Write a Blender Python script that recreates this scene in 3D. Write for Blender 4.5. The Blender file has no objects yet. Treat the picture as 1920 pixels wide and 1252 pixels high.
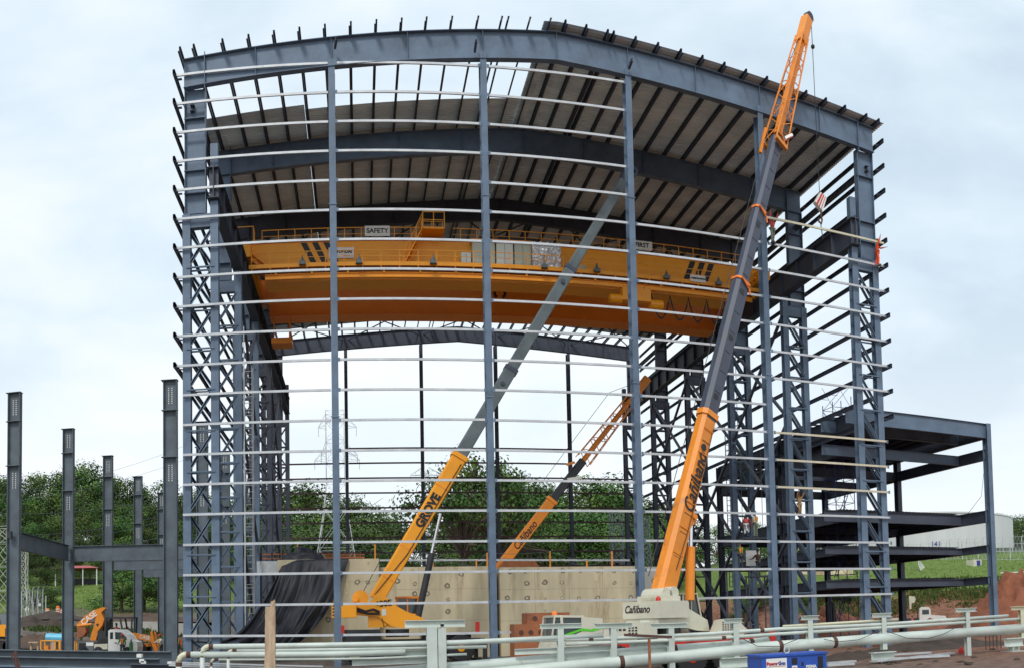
import bpy, math, random
from mathutils import Vector as V, Matrix, noise
R = math.radians
sc = bpy.context.scene
COL = sc.collection
rnd = random.Random(7)

# ------------------------------------------------------------------ camera
# the photograph is a cylindrical (swept phone) panorama: verticals straight, horizontals bowed
CX, CD, CH = 9.546, 47.545, 2.16
YAW, PITCH, ROLL, F, VC = 0.1724, 0.0462, -0.0204, 1668.57, 1091.69
fw = V((math.sin(YAW)*math.cos(PITCH), math.cos(YAW)*math.cos(PITCH), math.sin(PITCH)))
rt = V((math.cos(YAW), -math.sin(YAW), 0)); up = rt.cross(fw)
r2 = math.cos(ROLL)*rt + math.sin(ROLL)*up
u2 = -math.sin(ROLL)*rt + math.cos(ROLL)*up
cd = bpy.data.cameras.new('camera'); cam = bpy.data.objects.new('camera', cd); COL.objects.link(cam)
cam.matrix_world = Matrix(((r2.x, u2.x, -fw.x, CX), (r2.y, u2.y, -fw.y, -CD), (r2.z, u2.z, -fw.z, CH), (0, 0, 0, 1)))
cd.type = 'PANO'; cd.panorama_type = 'CENTRAL_CYLINDRICAL'
cd.central_cylindrical_range_u_min = -960/F; cd.central_cylindrical_range_u_max = 960/F
cd.central_cylindrical_range_v_min = (VC-1252)/F; cd.central_cylindrical_range_v_max = VC/F
cd.central_cylindrical_radius = 1.0
cd.clip_start = 0.1; cd.clip_end = 5000
sc.camera = cam
CAM = V((CX, -CD, CH))
def ray(px, py):
    t = (px-960)/F; v = (VC-py)/F
    return math.sin(t)*r2 + v*u2 + math.cos(t)*fw
def atY(px, py, Y): d = ray(px, py); return CAM + d*((Y+CD)/d.y)
def atX(px, py, X): d = ray(px, py); return CAM + d*((X-CX)/d.x)
def atZ(px, py, Z): d = ray(px, py); return CAM + d*((Z-CH)/d.z)
def atD(px, py, D): d = ray(px, py); return CAM + d*(D/math.hypot(d.x, d.y))

# ------------------------------------------------------------------ world, sun, exposure
w = bpy.data.worlds.new('World'); sc.world = w; w.use_nodes = True
nt = w.node_tree; nt.nodes.clear(); N = nt.nodes.new; LK = nt.links.new
SUN_EL, SUN_AZ = R(48), R(205)      # azimuth clockwise from +Y: behind the camera, a little to the left
sky = N('ShaderNodeTexSky'); sky.sky_type = 'NISHITA'; sky.sun_disc = False
sky.sun_elevation = SUN_EL; sky.sun_rotation = SUN_AZ; sky.air_density = 1.2; sky.dust_density = 2.0
skm = N('ShaderNodeVectorMath'); skm.operation = 'SCALE'; skm.inputs['Scale'].default_value = 0.10
LK(sky.outputs[0], skm.inputs[0])
tc = N('ShaderNodeTexCoord'); mp = N('ShaderNodeMapping'); mp.inputs['Scale'].default_value = (1.0, 1.0, 2.6)
LK(tc.outputs['Generated'], mp.inputs[0])
n1 = N('ShaderNodeTexNoise'); n1.inputs['Scale'].default_value = 2.3; n1.inputs['Detail'].default_value = 9; n1.inputs['Roughness'].default_value = .52; n1.inputs['Distortion'].default_value = .35
LK(mp.outputs[0], n1.inputs['Vector'])
rp = N('ShaderNodeValToRGB'); rp.color_ramp.elements[0].position = .30; rp.color_ramp.elements[1].position = .66
rp.color_ramp.elements[0].color = (.55, .67, .77, 1); rp.color_ramp.elements[1].color = (.92, .955, .98, 1)
e = rp.color_ramp.elements.new(.46); e.color = (.71, .82, .905, 1)
LK(n1.outputs[0], rp.inputs[0])
# lower sky brighter and whiter
sx = N('ShaderNodeSeparateXYZ'); LK(tc.outputs['Generated'], sx.inputs[0])
mr = N('ShaderNodeMapRange'); mr.inputs['From Min'].default_value = .02; mr.inputs['From Max'].default_value = .36; mr.inputs['To Min'].default_value = 1; mr.inputs['To Max'].default_value = 0
LK(sx.outputs['Z'], mr.inputs[0])
mxw = N('ShaderNodeMix'); mxw.data_type = 'RGBA'; LK(rp.outputs[0], mxw.inputs['A']); mxw.inputs['B'].default_value = (.96, .975, .985, 1)
m0 = N('ShaderNodeMath'); m0.operation = 'MULTIPLY'; m0.inputs[1].default_value = .68; LK(mr.outputs[0], m0.inputs[0]); LK(m0.outputs[0], mxw.inputs['Factor'])
cs = N('ShaderNodeVectorMath'); cs.operation = 'SCALE'; cs.inputs['Scale'].default_value = .93; LK(mxw.outputs['Result'], cs.inputs[0])
mx = N('ShaderNodeMix'); mx.data_type = 'RGBA'; mx.inputs['Factor'].default_value = .9
LK(skm.outputs[0], mx.inputs['A']); LK(cs.outputs[0], mx.inputs['B'])
bg = N('ShaderNodeBackground'); bg.inputs['Strength'].default_value = 1.0
LK(mx.outputs['Result'], bg.inputs['Color']); wo = N('ShaderNodeOutputWorld'); LK(bg.outputs[0], wo.inputs[0])
sd = bpy.data.lights.new('sun', 'SUN'); sd.energy = 1.3; sd.angle = R(12); sd.color = (1, .96, .9)
so = bpy.data.objects.new('sun', sd); COL.objects.link(so)
sdir = V((math.sin(SUN_AZ)*math.cos(SUN_EL), math.cos(SUN_AZ)*math.cos(SUN_EL), math.sin(SUN_EL)))
so.rotation_euler = sdir.to_track_quat('Z', 'Y').to_euler(); so.location = (0, -30, 60)
sc.view_settings.view_transform = 'Standard'; sc.view_settings.look = 'None'
sc.view_settings.exposure = 0.35; sc.view_settings.gamma = 1.0

# ------------------------------------------------------------------ materials
def mat(name, col, rough=.6, metal=0., var=.25, scale=1.2, bump=.0, stain=None, stain_amt=.5, stain_scale=.7, stretch=(1, 1, 1), spec=.5, fine=0):
    m = bpy.data.materials.new(name); m.use_nodes = True; t = m.node_tree; t.nodes.clear()
    n = t.nodes.new; l = t.links.new
    out = n('ShaderNodeOutputMaterial'); b = n('ShaderNodeBsdfPrincipled'); l(b.outputs[0], out.inputs[0])
    b.inputs['Metallic'].default_value = metal; b.inputs['Specular IOR Level'].default_value = spec
    c = n('ShaderNodeTexCoord'); oi = n('ShaderNodeObjectInfo')
    mp = n('ShaderNodeMapping'); mp.inputs['Scale'].default_value = stretch; l(c.outputs['Object'], mp.inputs[0])
    w_ = n('ShaderNodeMath'); w_.operation = 'MULTIPLY'; w_.inputs[1].default_value = 37.; l(oi.outputs['Random'], w_.inputs[0])
    a = n('ShaderNodeTexNoise'); a.noise_dimensions = '4D'; a.inputs['Scale'].default_value = scale; a.inputs['Detail'].default_value = 7; a.inputs['Roughness'].default_value = .62
    l(mp.outputs[0], a.inputs['Vector']); l(w_.outputs[0], a.inputs['W'])
    r = n('ShaderNodeValToRGB'); r.color_ramp.elements[0].position = .3; r.color_ramp.elements[1].position = .7
    lo = [x*(1-var) for x in col[:3]]; hi = [min(1, x*(1+var)) for x in col[:3]]
    r.color_ramp.elements[0].color = (*lo, 1); r.color_ramp.elements[1].color = (*hi, 1); l(a.outputs[0], r.inputs[0])
    cur = r.outputs[0]
    if stain:
        s = n('ShaderNodeTexNoise'); s.noise_dimensions = '4D'; s.inputs['Scale'].default_value = stain_scale; s.inputs['Detail'].default_value = 9; s.inputs['Roughness'].default_value = .7
        l(mp.outputs[0], s.inputs['Vector']); l(w_.outputs[0], s.inputs['W'])
        q = n('ShaderNodeMapRange'); q.inputs['From Min'].default_value = 1-stain_amt-.08+.1; q.inputs['From Max'].default_value = 1-stain_amt+.2; l(s.outputs[0], q.inputs[0])
        x = n('ShaderNodeMix'); x.data_type = 'RGBA'; l(q.outputs[0], x.inputs['Factor']); l(cur, x.inputs['A']); x.inputs['B'].default_value = (*stain, 1); cur = x.outputs['Result']
    l(cur, b.inputs['Base Color'])
    mr_ = n('ShaderNodeMapRange'); mr_.inputs['To Min'].default_value = max(.05, rough-.12); mr_.inputs['To Max'].default_value = min(1, rough+.12); l(a.outputs[0], mr_.inputs[0]); l(mr_.outputs[0], b.inputs['Roughness'])
    if bump:
        f_ = n('ShaderNodeTexNoise'); f_.inputs['Scale'].default_value = fine or scale*6; f_.inputs['Detail'].default_value = 6; l(mp.outputs[0], f_.inputs['Vector'])
        bp = n('ShaderNodeBump'); bp.inputs['Strength'].default_value = bump; bp.inputs['Distance'].default_value = .05; l(f_.outputs[0], bp.inputs['Height']); l(bp.outputs[0], b.inputs['Normal'])
    return m
M = {}
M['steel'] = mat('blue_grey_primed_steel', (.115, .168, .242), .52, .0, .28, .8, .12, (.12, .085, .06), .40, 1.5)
M['steel_dark'] = mat('dark_and_shaded_primed_steel', (.060, .072, .102), .6, .0, .25, .9, .1, (.055, .04, .04), .38, .7)  # dark members, plus frame paint with interior shade put into the colour
M['steel_weathered'] = mat('weathered_grey_steel', (.10, .128, .150), .6, .0, .3, 1.1, .15, (.11, .08, .06), .42, .9)
M['galv'] = mat('galvanised_girt', (.56, .58, .60), .42, .25, .16, 1.6, .05, (.34, .31, .28), .36, .8)
M['yellowed'] = mat('yellowed_girt', (.62, .56, .42), .5, .1, .15, 2.5)
M['red_primer'] = mat('red_oxide_primer', (.075, .035, .045), .6, 0, .25, 1)
M['deck'] = mat('galvanised_roof_sheet', (.74, .86, .93), .45, .0, .22, .7, .1, (.48, .52, .53), .44, .5, stretch=(.12, 1, 1))
M['yellow'] = mat('crane_yellow_paint', (.98, .375, .012), .38, 0, .07, .6, .03, (.55, .22, .02), .30, .8)
M['girder_shade_orange'] = mat('crane_shaded_orange', (.98, .27, .025), .42, 0, .10, .6, .03, (.40, .13, .02), .34, .8)  # the crane's yellow with the rear girder's shade put into the colour
M['orange'] = mat('boom_orange_paint', (.80, .26, .018), .42, 0, .14, .9, .06, (.36, .14, .06), .46, 1.0)
M['rail'] = mat('yellow_rail_paint', (.95, .40, .03), .45, 0, .1, 1)
M['white'] = mat('white_paint', (.72, .73, .70), .4, 0, .08, .8, .02, (.42, .36, .28), .3, .8)
M['cream'] = mat('cream_crane_paint', (.60, .58, .47), .45, 0, .12, .9, .05, (.33, .26, .17), .42, 1.4)
M['black'] = mat('black_rubber', (.018, .018, .02), .6, 0, .3, 2)
M['dark'] = mat('black_steel', (.03, .033, .037), .5, 0, .3, 2)
M['boomgrey'] = mat('grey_boom_section', (.055, .066, .10), .45, .0, .25, 1.0, .06, (.12, .11, .10), .36, 1.0)
M['boomgrey2'] = mat('greenish_grey_boom_section', (.12, .15, .16), .48, .0, .3, 1.1, .06, (.08, .09, .09), .45, 1.3)
M['red'] = mat('red_paint', (.55, .03, .02), .42, 0, .12, 1, .03, (.2, .04, .03), .35, 1)
M['green'] = mat('green_paint', (.10, .55, .03), .4, 0, .08, 1)
M['glass'] = mat('dark_window_glass', (.03, .05, .05), .08, 0, .2, 1, spec=.9)
M['chrome'] = mat('chrome_rod', (.75, .76, .78), .15, 1., .05, 1)
M['concrete'] = mat('concrete', (.60, .52, .35), .85, 0, .26, .45, .3, (.30, .20, .11), .50, .6, stretch=(1.4, 1, .22))
M['concrete_pale'] = mat('pale_concrete', (.45, .44, .40), .85, 0, .18, .5, .3, (.25, .22, .18), .42, .5)
M['pipe'] = mat('white_green_pipe_paint', (.55, .61, .56), .42, 0, .16, .8, .08, (.36, .33, .24), .44, 1.1)
M['pipe_old'] = mat('yellowed_pipe_paint', (.62, .60, .44), .45, 0, .12, .9, .04, (.36, .24, .12), .42, 1.2)
M['rust'] = mat('rust', (.10, .045, .035), .8, 0, .35, 2, .2, (.07, .03, .02), .5, 2)
M['rust_plate'] = mat('rusted_plate', (.34, .12, .05), .8, 0, .3, .9, .2, (.12, .06, .04), .5, 1.2)
M['wood'] = mat('weathered_wood', (.52, .38, .26), .85, 0, .3, 3, .4, (.16, .07, .04), .46, 1.8, stretch=(3, 3, .5))
M['tarp'] = mat('black_plastic_tarpaulin', (.017, .019, .028), .52, 0, .3, 1, .2)
M['blue'] = mat('generator_blue_paint', (.02, .085, .42), .45, 0, .18, 1.5, .04, (.14, .13, .14), .40, 1.6)
M['bluepipe'] = mat('light_blue_pipe', (.12, .50, .72), .4, 0, .1, 1)
M['scaf'] = mat('blue_scaffold_tube', (.03, .05, .22), .5, 0, .2, 1)
M['sign'] = mat('sign_white', (.80, .80, .76), .5, 0, .04, 1)
M['sign_grey'] = mat('sign_pale_grey', (.66, .70, .64), .5, 0, .05, 1)
M['ink'] = mat('black_lettering', (.015, .015, .018), .5, 0, .1, 1)
M['ink_red'] = mat('red_lettering', (.55, .02, .05), .5, 0, .1, 1)
M['ink_blue'] = mat('dark_blue_lettering', (.03, .04, .28), .5, 0, .1, 1)
M['cabinet'] = mat('pale_green_cabinet', (.50, .53, .44), .5, 0, .06, 1)
M['foil'] = mat('crumpled_silver_foil', (.75, .77, .80), .3, .6, .2, 3, .5, fine=3.5)
M['hivis'] = mat('orange_safety_vest', (.90, .16, .02), .7, 0, .12, 5)
M['hiyel'] = mat('yellow_reflective_tape', (.85, .75, .05), .5, 0, .08, 5)
M['skin'] = mat('skin', (.20, .10, .06), .6, 0, .08, 5)
M['jeans'] = mat('dark_trousers', (.05, .06, .08), .85, 0, .2, 6)
M['khaki'] = mat('grey_green_trousers', (.22, .25, .18), .85, 0, .2, 6)
M['shirt_red'] = mat('red_shirt', (.60, .08, .08), .8, 0, .15, 6)
M['shirt_orange'] = mat('bright_orange_coverall', (.85, .09, .02), .8, 0, .15, 6)
M['shirt_white'] = mat('white_shirt', (.65, .66, .66), .8, 0, .1, 6)
M['shirt_green'] = mat('green_shirt', (.04, .15, .05), .8, 0, .1, 6)
M['tan'] = mat('tan_coverall', (.40, .25, .11), .8, 0, .15, 6)
M['hat_red'] = mat('red_hard_hat', (.65, .02, .04), .35, 0, .05, 6)
M['hat_green'] = mat('dark_green_hard_hat', (.04, .12, .07), .35, 0, .05, 6)
M['roof_red'] = mat('red_metal_roof', (.42, .07, .08), .6, 0, .2, .3, .1, (.5, .3, .28), .35, .5)
M['strap'] = mat('orange_strap', (.85, .22, .04), .7, 0, .1, 5)

# ------------------------------------------------------------------ mesh builder
class MB:
    def __init__(s): s.v = []; s.f = []
    def add(s, vs, fs):
        b = len(s.v); s.v += [V(x) for x in vs]; s.f += [tuple(b+i for i in q) for q in fs]; return s
    def box(s, a, b):
        x0, y0, z0 = a; x1, y1, z1 = b
        return s.add([(x0, y0, z0), (x1, y0, z0), (x1, y1, z0), (x0, y1, z0), (x0, y0, z1), (x1, y0, z1), (x1, y1, z1), (x0, y1, z1)],
                     [(3, 2, 1, 0), (4, 5, 6, 7), (0, 1, 5, 4), (1, 2, 6, 5), (2, 3, 7, 6), (3, 0, 4, 7)])
    def frame(s, p, q, side=None):
        p, q = V(p), V(q); d = (q-p).normalized()
        sd_ = V(side) if side is not None else (V((0, 0, 1)) if abs(d.z) < .9 else V((0, 1, 0)))
        x = sd_ - d*sd_.dot(d); x.normalize(); y = d.cross(x); return p, q, d, x, y
    def prof(s, p, q, poly, side=None, taper=1.):   # extrude a closed profile (list of (x,y)) from p to q; x along `side`
        p, q, d, x, y = s.frame(p, q, side); n = len(poly)
        vs = [p+x*a+y*b for a, b in poly]+[q+x*a*taper+y*b*taper for a, b in poly]
        return s.add(vs, [tuple(range(n))[::-1], tuple(range(n, 2*n))]+[(i, (i+1) % n, n+(i+1) % n, n+i) for i in range(n)])
    def bar(s, p, q, wx, wy=None, side=None, taper=1.):
        wy = wx if wy is None else wy; a, b = wx/2, wy/2
        return s.prof(p, q, [(-a, -b), (a, -b), (a, b), (-a, b)], side, taper)
    def ibeam(s, p, q, depth, wid, t=.03, side=None):  # depth along `side`
        a, b, c = depth/2, wid/2, t/2
        return s.prof(p, q, [(-a, -b), (-a+t, -b), (-a+t, -c), (a-t, -c), (a-t, -b), (a, -b), (a, b), (a-t, b), (a-t, c), (-a+t, c), (-a+t, b), (-a, b)], side)
    def chan(s, p, q, depth, wid, t=.02, side=None):
        a = depth/2
        return s.prof(p, q, [(-a, 0), (-a+t, 0), (-a+t, wid-t), (a-t, wid-t), (a-t, 0), (a, 0), (a, wid), (-a, wid)], side)
    def cyl(s, p, q, r, r1=None, n=10):
        r1 = r if r1 is None else r1; p, q, d, x, y = s.frame(p, q)
        c = [(math.cos(2*math.pi*i/n), math.sin(2*math.pi*i/n)) for i in range(n)]
        vs = [p+(x*a+y*b)*r for a, b in c]+[q+(x*a+y*b)*r1 for a, b in c]
        return s.add(vs, [tuple(range(n))[::-1], tuple(range(n, 2*n))]+[(i, (i+1) % n, n+(i+1) % n, n+i) for i in range(n)])
    def tube(s, pts, r, n=6):
        pts = [V(p) for p in pts]; rings = []
        for i, p in enumerate(pts):
            d = (pts[min(i+1, len(pts)-1)]-pts[max(i-1, 0)]).normalized()
            sd_ = V((0, 0, 1)) if abs(d.z) < .9 else V((0, 1, 0))
            x = (sd_-d*sd_.dot(d)).normalized(); y = d.cross(x)
            rings.append([p+(x*math.cos(2*math.pi*k/n)+y*math.sin(2*math.pi*k/n))*r for k in range(n)])
        b = [v for g in rings for v in g]; fs = [tuple(range(n))[::-1], tuple(range(len(b)-n, len(b)))]
        for i in range(len(pts)-1):
            for k in range(n): fs.append((i*n+k, i*n+(k+1) % n, (i+1)*n+(k+1) % n, (i+1)*n+k))
        return s.add(b, fs)
    def lathe(s, c, prof, axis=(0, 0, 1), n=14):   # prof: (r, h)
        c = V(c); p, q, d, x, y = s.frame(c, c+V(axis)); b = []; fs = []
        for r, h in prof:
            b += [c+d*h+(x*math.cos(2*math.pi*k/n)+y*math.sin(2*math.pi*k/n))*max(r, 1e-3) for k in range(n)]
        for i in range(len(prof)-1):
            for k in range(n): fs.append((i*n+k, i*n+(k+1) % n, (i+1)*n+(k+1) % n, (i+1)*n+k))
        fs.append(tuple(range(n))[::-1]); fs.append(tuple(range(len(b)-n, len(b))))
        return s.add(b, fs)
    def plate(s, poly, off):        # a planar polygon with thickness vector off
        n = len(poly); poly = [V(p) for p in poly]; off = V(off)
        return s.add(poly+[p+off for p in poly], [tuple(range(n))[::-1], tuple(range(n, 2*n))]+[(i, (i+1) % n, n+(i+1) % n, n+i) for i in range(n)])
    def build(s, name, m, parent=None, smooth=False, org=None):
        o = org if org is not None else (wloc(parent) if parent is not None else V((0, 0, 0)))
        me = bpy.data.meshes.new(name); me.from_pydata([v-o for v in s.v], [], s.f)
        me.materials.append(M[m] if isinstance(m, str) else m)
        if smooth: me.shade_smooth(); 
        me.update()
        ob = bpy.data.objects.new(name, me); COL.objects.link(ob)
        if parent is not None: ob.parent = parent
        else: ob.location = o
        return ob
def wloc(o):
    l = V((0, 0, 0))
    while o is not None: l += V(o.location); o = o.parent
    return l
def tag(o, label=None, cat=None, group=None, kind=None):
    if label: o['label'] = label
    if cat: o['category'] = cat
    if group: o['group'] = group
    if kind: o['kind'] = kind
    return o
def thing(name, label, cat, loc=(0, 0, 0), group=None):
    o = bpy.data.objects.new(name, None); COL.objects.link(o); o.location = loc; o.empty_display_size = .5
    return tag(o, label, cat, group)
def copy_tree(o, parent=None):
    c = o.copy(); COL.objects.link(c)
    if parent is not None: c.parent = parent
    for ch in list(o.children): copy_tree(ch, c)
    return c
def text(name, s, size, pos, right, upv, m, parent, shear=0, off=.0, bold=0, align='CENTER', sx=1.):
    cu = bpy.data.curves.new(name, 'FONT'); cu.body = s; cu.size = size; cu.align_x = align; cu.align_y = 'CENTER'; cu.shear = shear; cu.extrude = .008; cu.offset = bold
    t = bpy.data.objects.new('tmp', cu); COL.objects.link(t); dg = bpy.context.evaluated_depsgraph_get()
    me = bpy.data.meshes.new_from_object(t.evaluated_get(dg)); bpy.data.objects.remove(t); bpy.data.curves.remove(cu)
    r_, u_ = V(right).normalized(), V(upv).normalized(); n_ = r_.cross(u_)
    o = wloc(parent); pos = V(pos)-o
    for v in me.vertices: c = v.co.copy(); v.co = pos+r_*c.x*sx+u_*c.y+n_*(c.z+off)
    me.materials.clear(); me.materials.append(M[m]); me.name = name
    ob = bpy.data.objects.new(name, me); COL.objects.link(ob); ob.parent = parent
    return ob
# ------------------------------------------------------------------ main steel building
A = 8.391; W = 41.95; XR = W; NB = 5; S = 1.65
def gz(i): return 1.7+S*(19-i)
def rz(x): return 35.42-abs(x-W/2)*.073            # top of the rafters
RD = 1.62
hall = thing('steel_hall_frame', 'tall unclad blue-grey steel frame of a power hall with white girts', 'building frame', (0, 0, 0))
def rafter(Y, m='steel'):
    c = MB()
    for a, b in ((.15, W/2), (W/2, W-.15)):
        za, zb = rz(a), rz(b)
        # web, then flanges
        c.plate([(a, Y-.015, za-RD+.03), (b, Y-.015, zb-RD+.03), (b, Y-.015, zb-.03), (a, Y-.015, za-.03)], (0, .03, 0))
        for dz in (0, -RD):
            c.plate([(a, Y-.2, za+dz), (b, Y-.2, zb+dz), (b, Y-.2, zb+dz+.035), (a, Y-.2, za+dz+.035)], (0, .4, 0))
    for k in range(1, 11):
        x = W*k/10.+(.0 if k != 5 else 0)
        if k == 10: x = W-1.35
        c.box((x-.012, Y-.17, rz(x)-RD+.04), (x+.012, Y+.17, rz(x)-.01))
    c.box((1.33, Y-.2, rz(1.3)-RD-.25), (1.36, Y+.2, rz(1.3)+.25))
    c.box((W-1.36, Y-.2, rz(1.3)-RD-.25), (W-1.33, Y+.2, rz(1.3)+.25))
    return c.build('rafter', m, hall)
CW, CDP = .36, .62
CAPZ, LEGZ = 25.1, 25.75
PAN = 2.28
for fi in range(6):
    Y = fi*10.
    rafter(Y, 'steel' if fi < 2 else 'steel_dark')  # same paint on all frames; deeper ones have shade painted into the colour
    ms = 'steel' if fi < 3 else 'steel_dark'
    Yr = Y; Y = Y+.27 if fi == 0 else Y
    for s in (0, 1):
        X = (lambda v: v) if s == 0 else (lambda v: W-v)
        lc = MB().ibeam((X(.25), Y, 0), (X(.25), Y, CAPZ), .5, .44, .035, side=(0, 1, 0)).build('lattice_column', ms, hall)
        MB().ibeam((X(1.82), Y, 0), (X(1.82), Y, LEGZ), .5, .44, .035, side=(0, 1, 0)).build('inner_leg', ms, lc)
        # upper shaft above the crane level
        u_ = MB(); u_.ibeam((X(.75), Y, CAPZ+.04), (X(.75), Y, rz(1)-RD), 1.2, .46, .035, side=(1, 0, 0))
        u_.build('upper_shaft', ms, lc)
        d_ = MB()
        for z in (CAPZ+.02, 26.3, 27.6, 30.6):
            MB().box((min(X(.12), X(1.38)), Y-.235, z), (max(X(.12), X(1.38)), Y-.02, z+.03)).build('stiffener', ms, lc)
        d_.box((min(X(.0), X(2.05)), Y-.2, CAPZ-.75), (max(X(.0), X(2.05)), Y+.2, CAPZ-.0)) if s == 0 else d_.box((X(2.05), Y-.2, CAPZ-.75), (X(0), Y+.2, CAPZ))
        d_.build('shoulder_plate', ms, lc)
        if fi == 0 or fi == 5:   # end post above the runway end
            MB().bar((X(1.82), Y-.0, LEGZ+1.85), (X(1.82), Y, LEGZ+3.3), .42, .42).build('end_post', ms, lc)
        k = 0; z = CAPZ-.75
        br = []
        while z > 1.2:
            z0 = max(.4, z-PAN)
            for yy, (a, b) in ((-.2, (.35, 1.72)), (.2, (1.72, .35) if s == 0 else (.35, 1.72))):
                for o in (-.045, .045):
                    br.append(('b', (X(a), Y+yy, z0+.1+o), (X(b), Y+yy, z-.1+o)))
            for yy in (-.24, .24): br.append(('s', (X(.25), Y+yy, z0), (X(1.82), Y+yy, z0)))
            z = z0; k += 1
        if fi == 0:
            for j in range(0, len(br)):
                t_, a, b = br[j]
                if t_ == 's': MB().bar(a, b, .07, .12).build('strut', ms, lc)
                elif j % 6 in (0, 2):
                    a2 = br[j+1]; MB().bar(a, b, .07, .13, side=(0, 1, 0)).bar(a2[1], a2[2], .07, .13, side=(0, 1, 0)).build('brace', ms, lc)
        else:
            l_ = MB()
            for t_, a, b in br: l_.bar(a, b, .10, .13)
            l_.build('lacing', ms, lc)
# crane runway girders
for s in (0, 1):
    x = 1.82 if s == 0 else W-1.82
    MB().ibeam((x, -.25, 26.7), (x, 50.3, 26.7), 1.75, .62, .04, side=(0, 0, 1)).build('crane_runway_girder', 'steel_dark', hall)
    st = MB()
    for k in range(21): st.box((x-.26, k*2.5-.02+.01, 25.88), (x+.26, k*2.5+.02, 27.52))
    st.bar((x, -.2, 27.66), (x, 50.2, 27.66), .16, .09, side=(0, 0, 1))
    st.build('runway_rail', 'steel_dark', hall)
# end columns front and back
for fi, Y in ((0, 0.), (1, 50.)):
    for k in range(1, 5):
        x = A*k; zt = rz(x)-RD-.02
        c = MB().ibeam((x, Y+.17, 0), (x, Y+.17, zt), CDP, CW, .03, side=(0, 1, 0))
        if fi == 0: c.box((x-CW/2, -.145, zt-.1), (x+CW/2, -.115, zt+.45))
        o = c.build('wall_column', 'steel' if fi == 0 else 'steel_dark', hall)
        if fi == 0:
            for zz in (12.3+k*1.1, 24.5+.6*k): MB().box((x-CW/2-.05, -.175, zz), (x+CW/2+.05, -.142, zz+.06)).build('splice_plate', 'steel', o)
# white galvanised girts on the front
def zgirt(c, p, q, h=.125, wd=.07):
    p, q = V(p), V(q)
    c.prof(p, q, [(-h/2, 0), (-h/2+.015, 0), (-h/2+.015, wd), (h/2-.015, wd), (h/2-.015, 0), (h/2, 0), (h/2, wd+.015), (-h/2, wd+.015)], side=(0, 0, 1))
for i in range(20):
    z = gz(i)
    segs = []
    x0 = -.27 if i <= 10 else .06
    segs.append((x0, A-CW/2-.03))
    for k in (1, 2): segs.append((A*k+CW/2+.03, A*(k+1)-CW/2-.03))
    if i >= 5: segs.append((A*3+CW/2+.03, A*4-CW/2-.03))
    if i >= 5 and i != 11: segs.append((A*4+CW/2+.03, 42.25 if i < 12 else 42.0))
    if i == 19: segs = segs[:3]
    for (a, b) in segs:
        sg = (rnd.random()-.5)*.03
        c = MB(); zgirt(c, (a, -.10, z), (b, -.10, z+sg)); 
        m = 'yellowed' if (i in (12, 13, 14) and a > 33) else 'galv'
        g_ = c.build('galvanised_girt', m, hall)
        if a > 1:
            for xx in (a-.03, b-.09): MB().box((xx, -.2, z-.11), (xx+.12, -.185, z+.1)).build('end_cleat', 'steel', g_)
for i in range(12):
    z = gz(i)
    for s in (0, 1):
        if s == 0 and i == 11: continue
        x = -.27 if s == 0 else W+.27
        c = MB()
        for b in range(5):
            c.chan((x, b*10-.55*(b == 0), z-.02), (x, b*10+9.97+(.5 if b == 4 else 0), z-.02), .29, .11*(1 if s else -1), .02, side=(0, 0, 1))
        o = c.build('side_girt', 'steel_dark', hall)
        for b in range(6): MB().box((min(x, .03 if s == 0 else W-.03), b*10-.1, z-.16), (max(x, .03 if s == 0 else W-.03), b*10+.1, z-.14)).build('girt_cleat', 'steel', o)
# thin dark red girts of the rear wall
for i in range(19):
    z = gz(i)+.25
    if i < 7: continue
    for k in range(5):
        if i == 7 and k in (0, 4): continue
        if i == 8 and k == 4: continue
        a = max(A*k+.2, .6); b = min(A*(k+1)-.2, W-.6)
        c = MB().bar((a, 49.8, z), (b, 49.8, z+(rnd.random()-.5)*.05), .17, .09, side=(0, 0, 1)); c.build('primed_girt', 'red_primer', hall)
# purlins
px_ = [.82, 2.42, 3.86, 5.26, 6.65, 8.04, 9.45, 10.84, 12.22, 13.58, 14.98, 16.42, 17.74, 18.1, 19.32, 20.49, 21.4, 22.6, 23.85, 24.2, 25.5, 26.85, 28.25, 29.6, 31.0, 32.4, 33.8, 35.2, 36.5, 37.9, 39.3, 40.9]
for x in px_+[.05, W-.1]:
    z = rz(x)+.04+.14
    y1 = 50.9 + rnd.random()*.2
    c = MB(); t = 1 if x < W/2 else -1
    c.prof((x, -.88, z), (x, y1, z), [(-.14, -.09*t), (-.125, -.09*t), (-.125, -.0), (.125, -.0), (.125, .09*t), (.14, .09*t), (.14, -.015*t), (-.11, -.015*t)], side=(0, 0, 1))
    c.build('purlin', 'steel_dark', hall)
# ribbed roof sheets
def sheet(x0, x1, y0, y1, name='roof_sheet'):
    c = MB(); n = int((y1-y0)/.25); pr = []
    for k in range(n):
        y = y0+k*.25; pr += [(y, 0), (y+.12, 0), (y+.15, .05), (y+.22, .05)]
    vs = []
    for x in (x0, x1):
        z = rz(x)+.34
        vs += [(x, y, z+h) for y, h in pr]
    m = len(pr); c.add(vs, [(i, i+1, m+i+1, m+i) for i in range(m-1)])
    return c.build(name, 'deck', hall)
sheet(-.5, 6.5, 6.4, 47.4); sheet(6.52, 20.2, 6.9, 47.4); sheet(20.2, W/2, -.55, 47.4); sheet(W/2, W+.45, -.55, 47.4)
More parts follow.
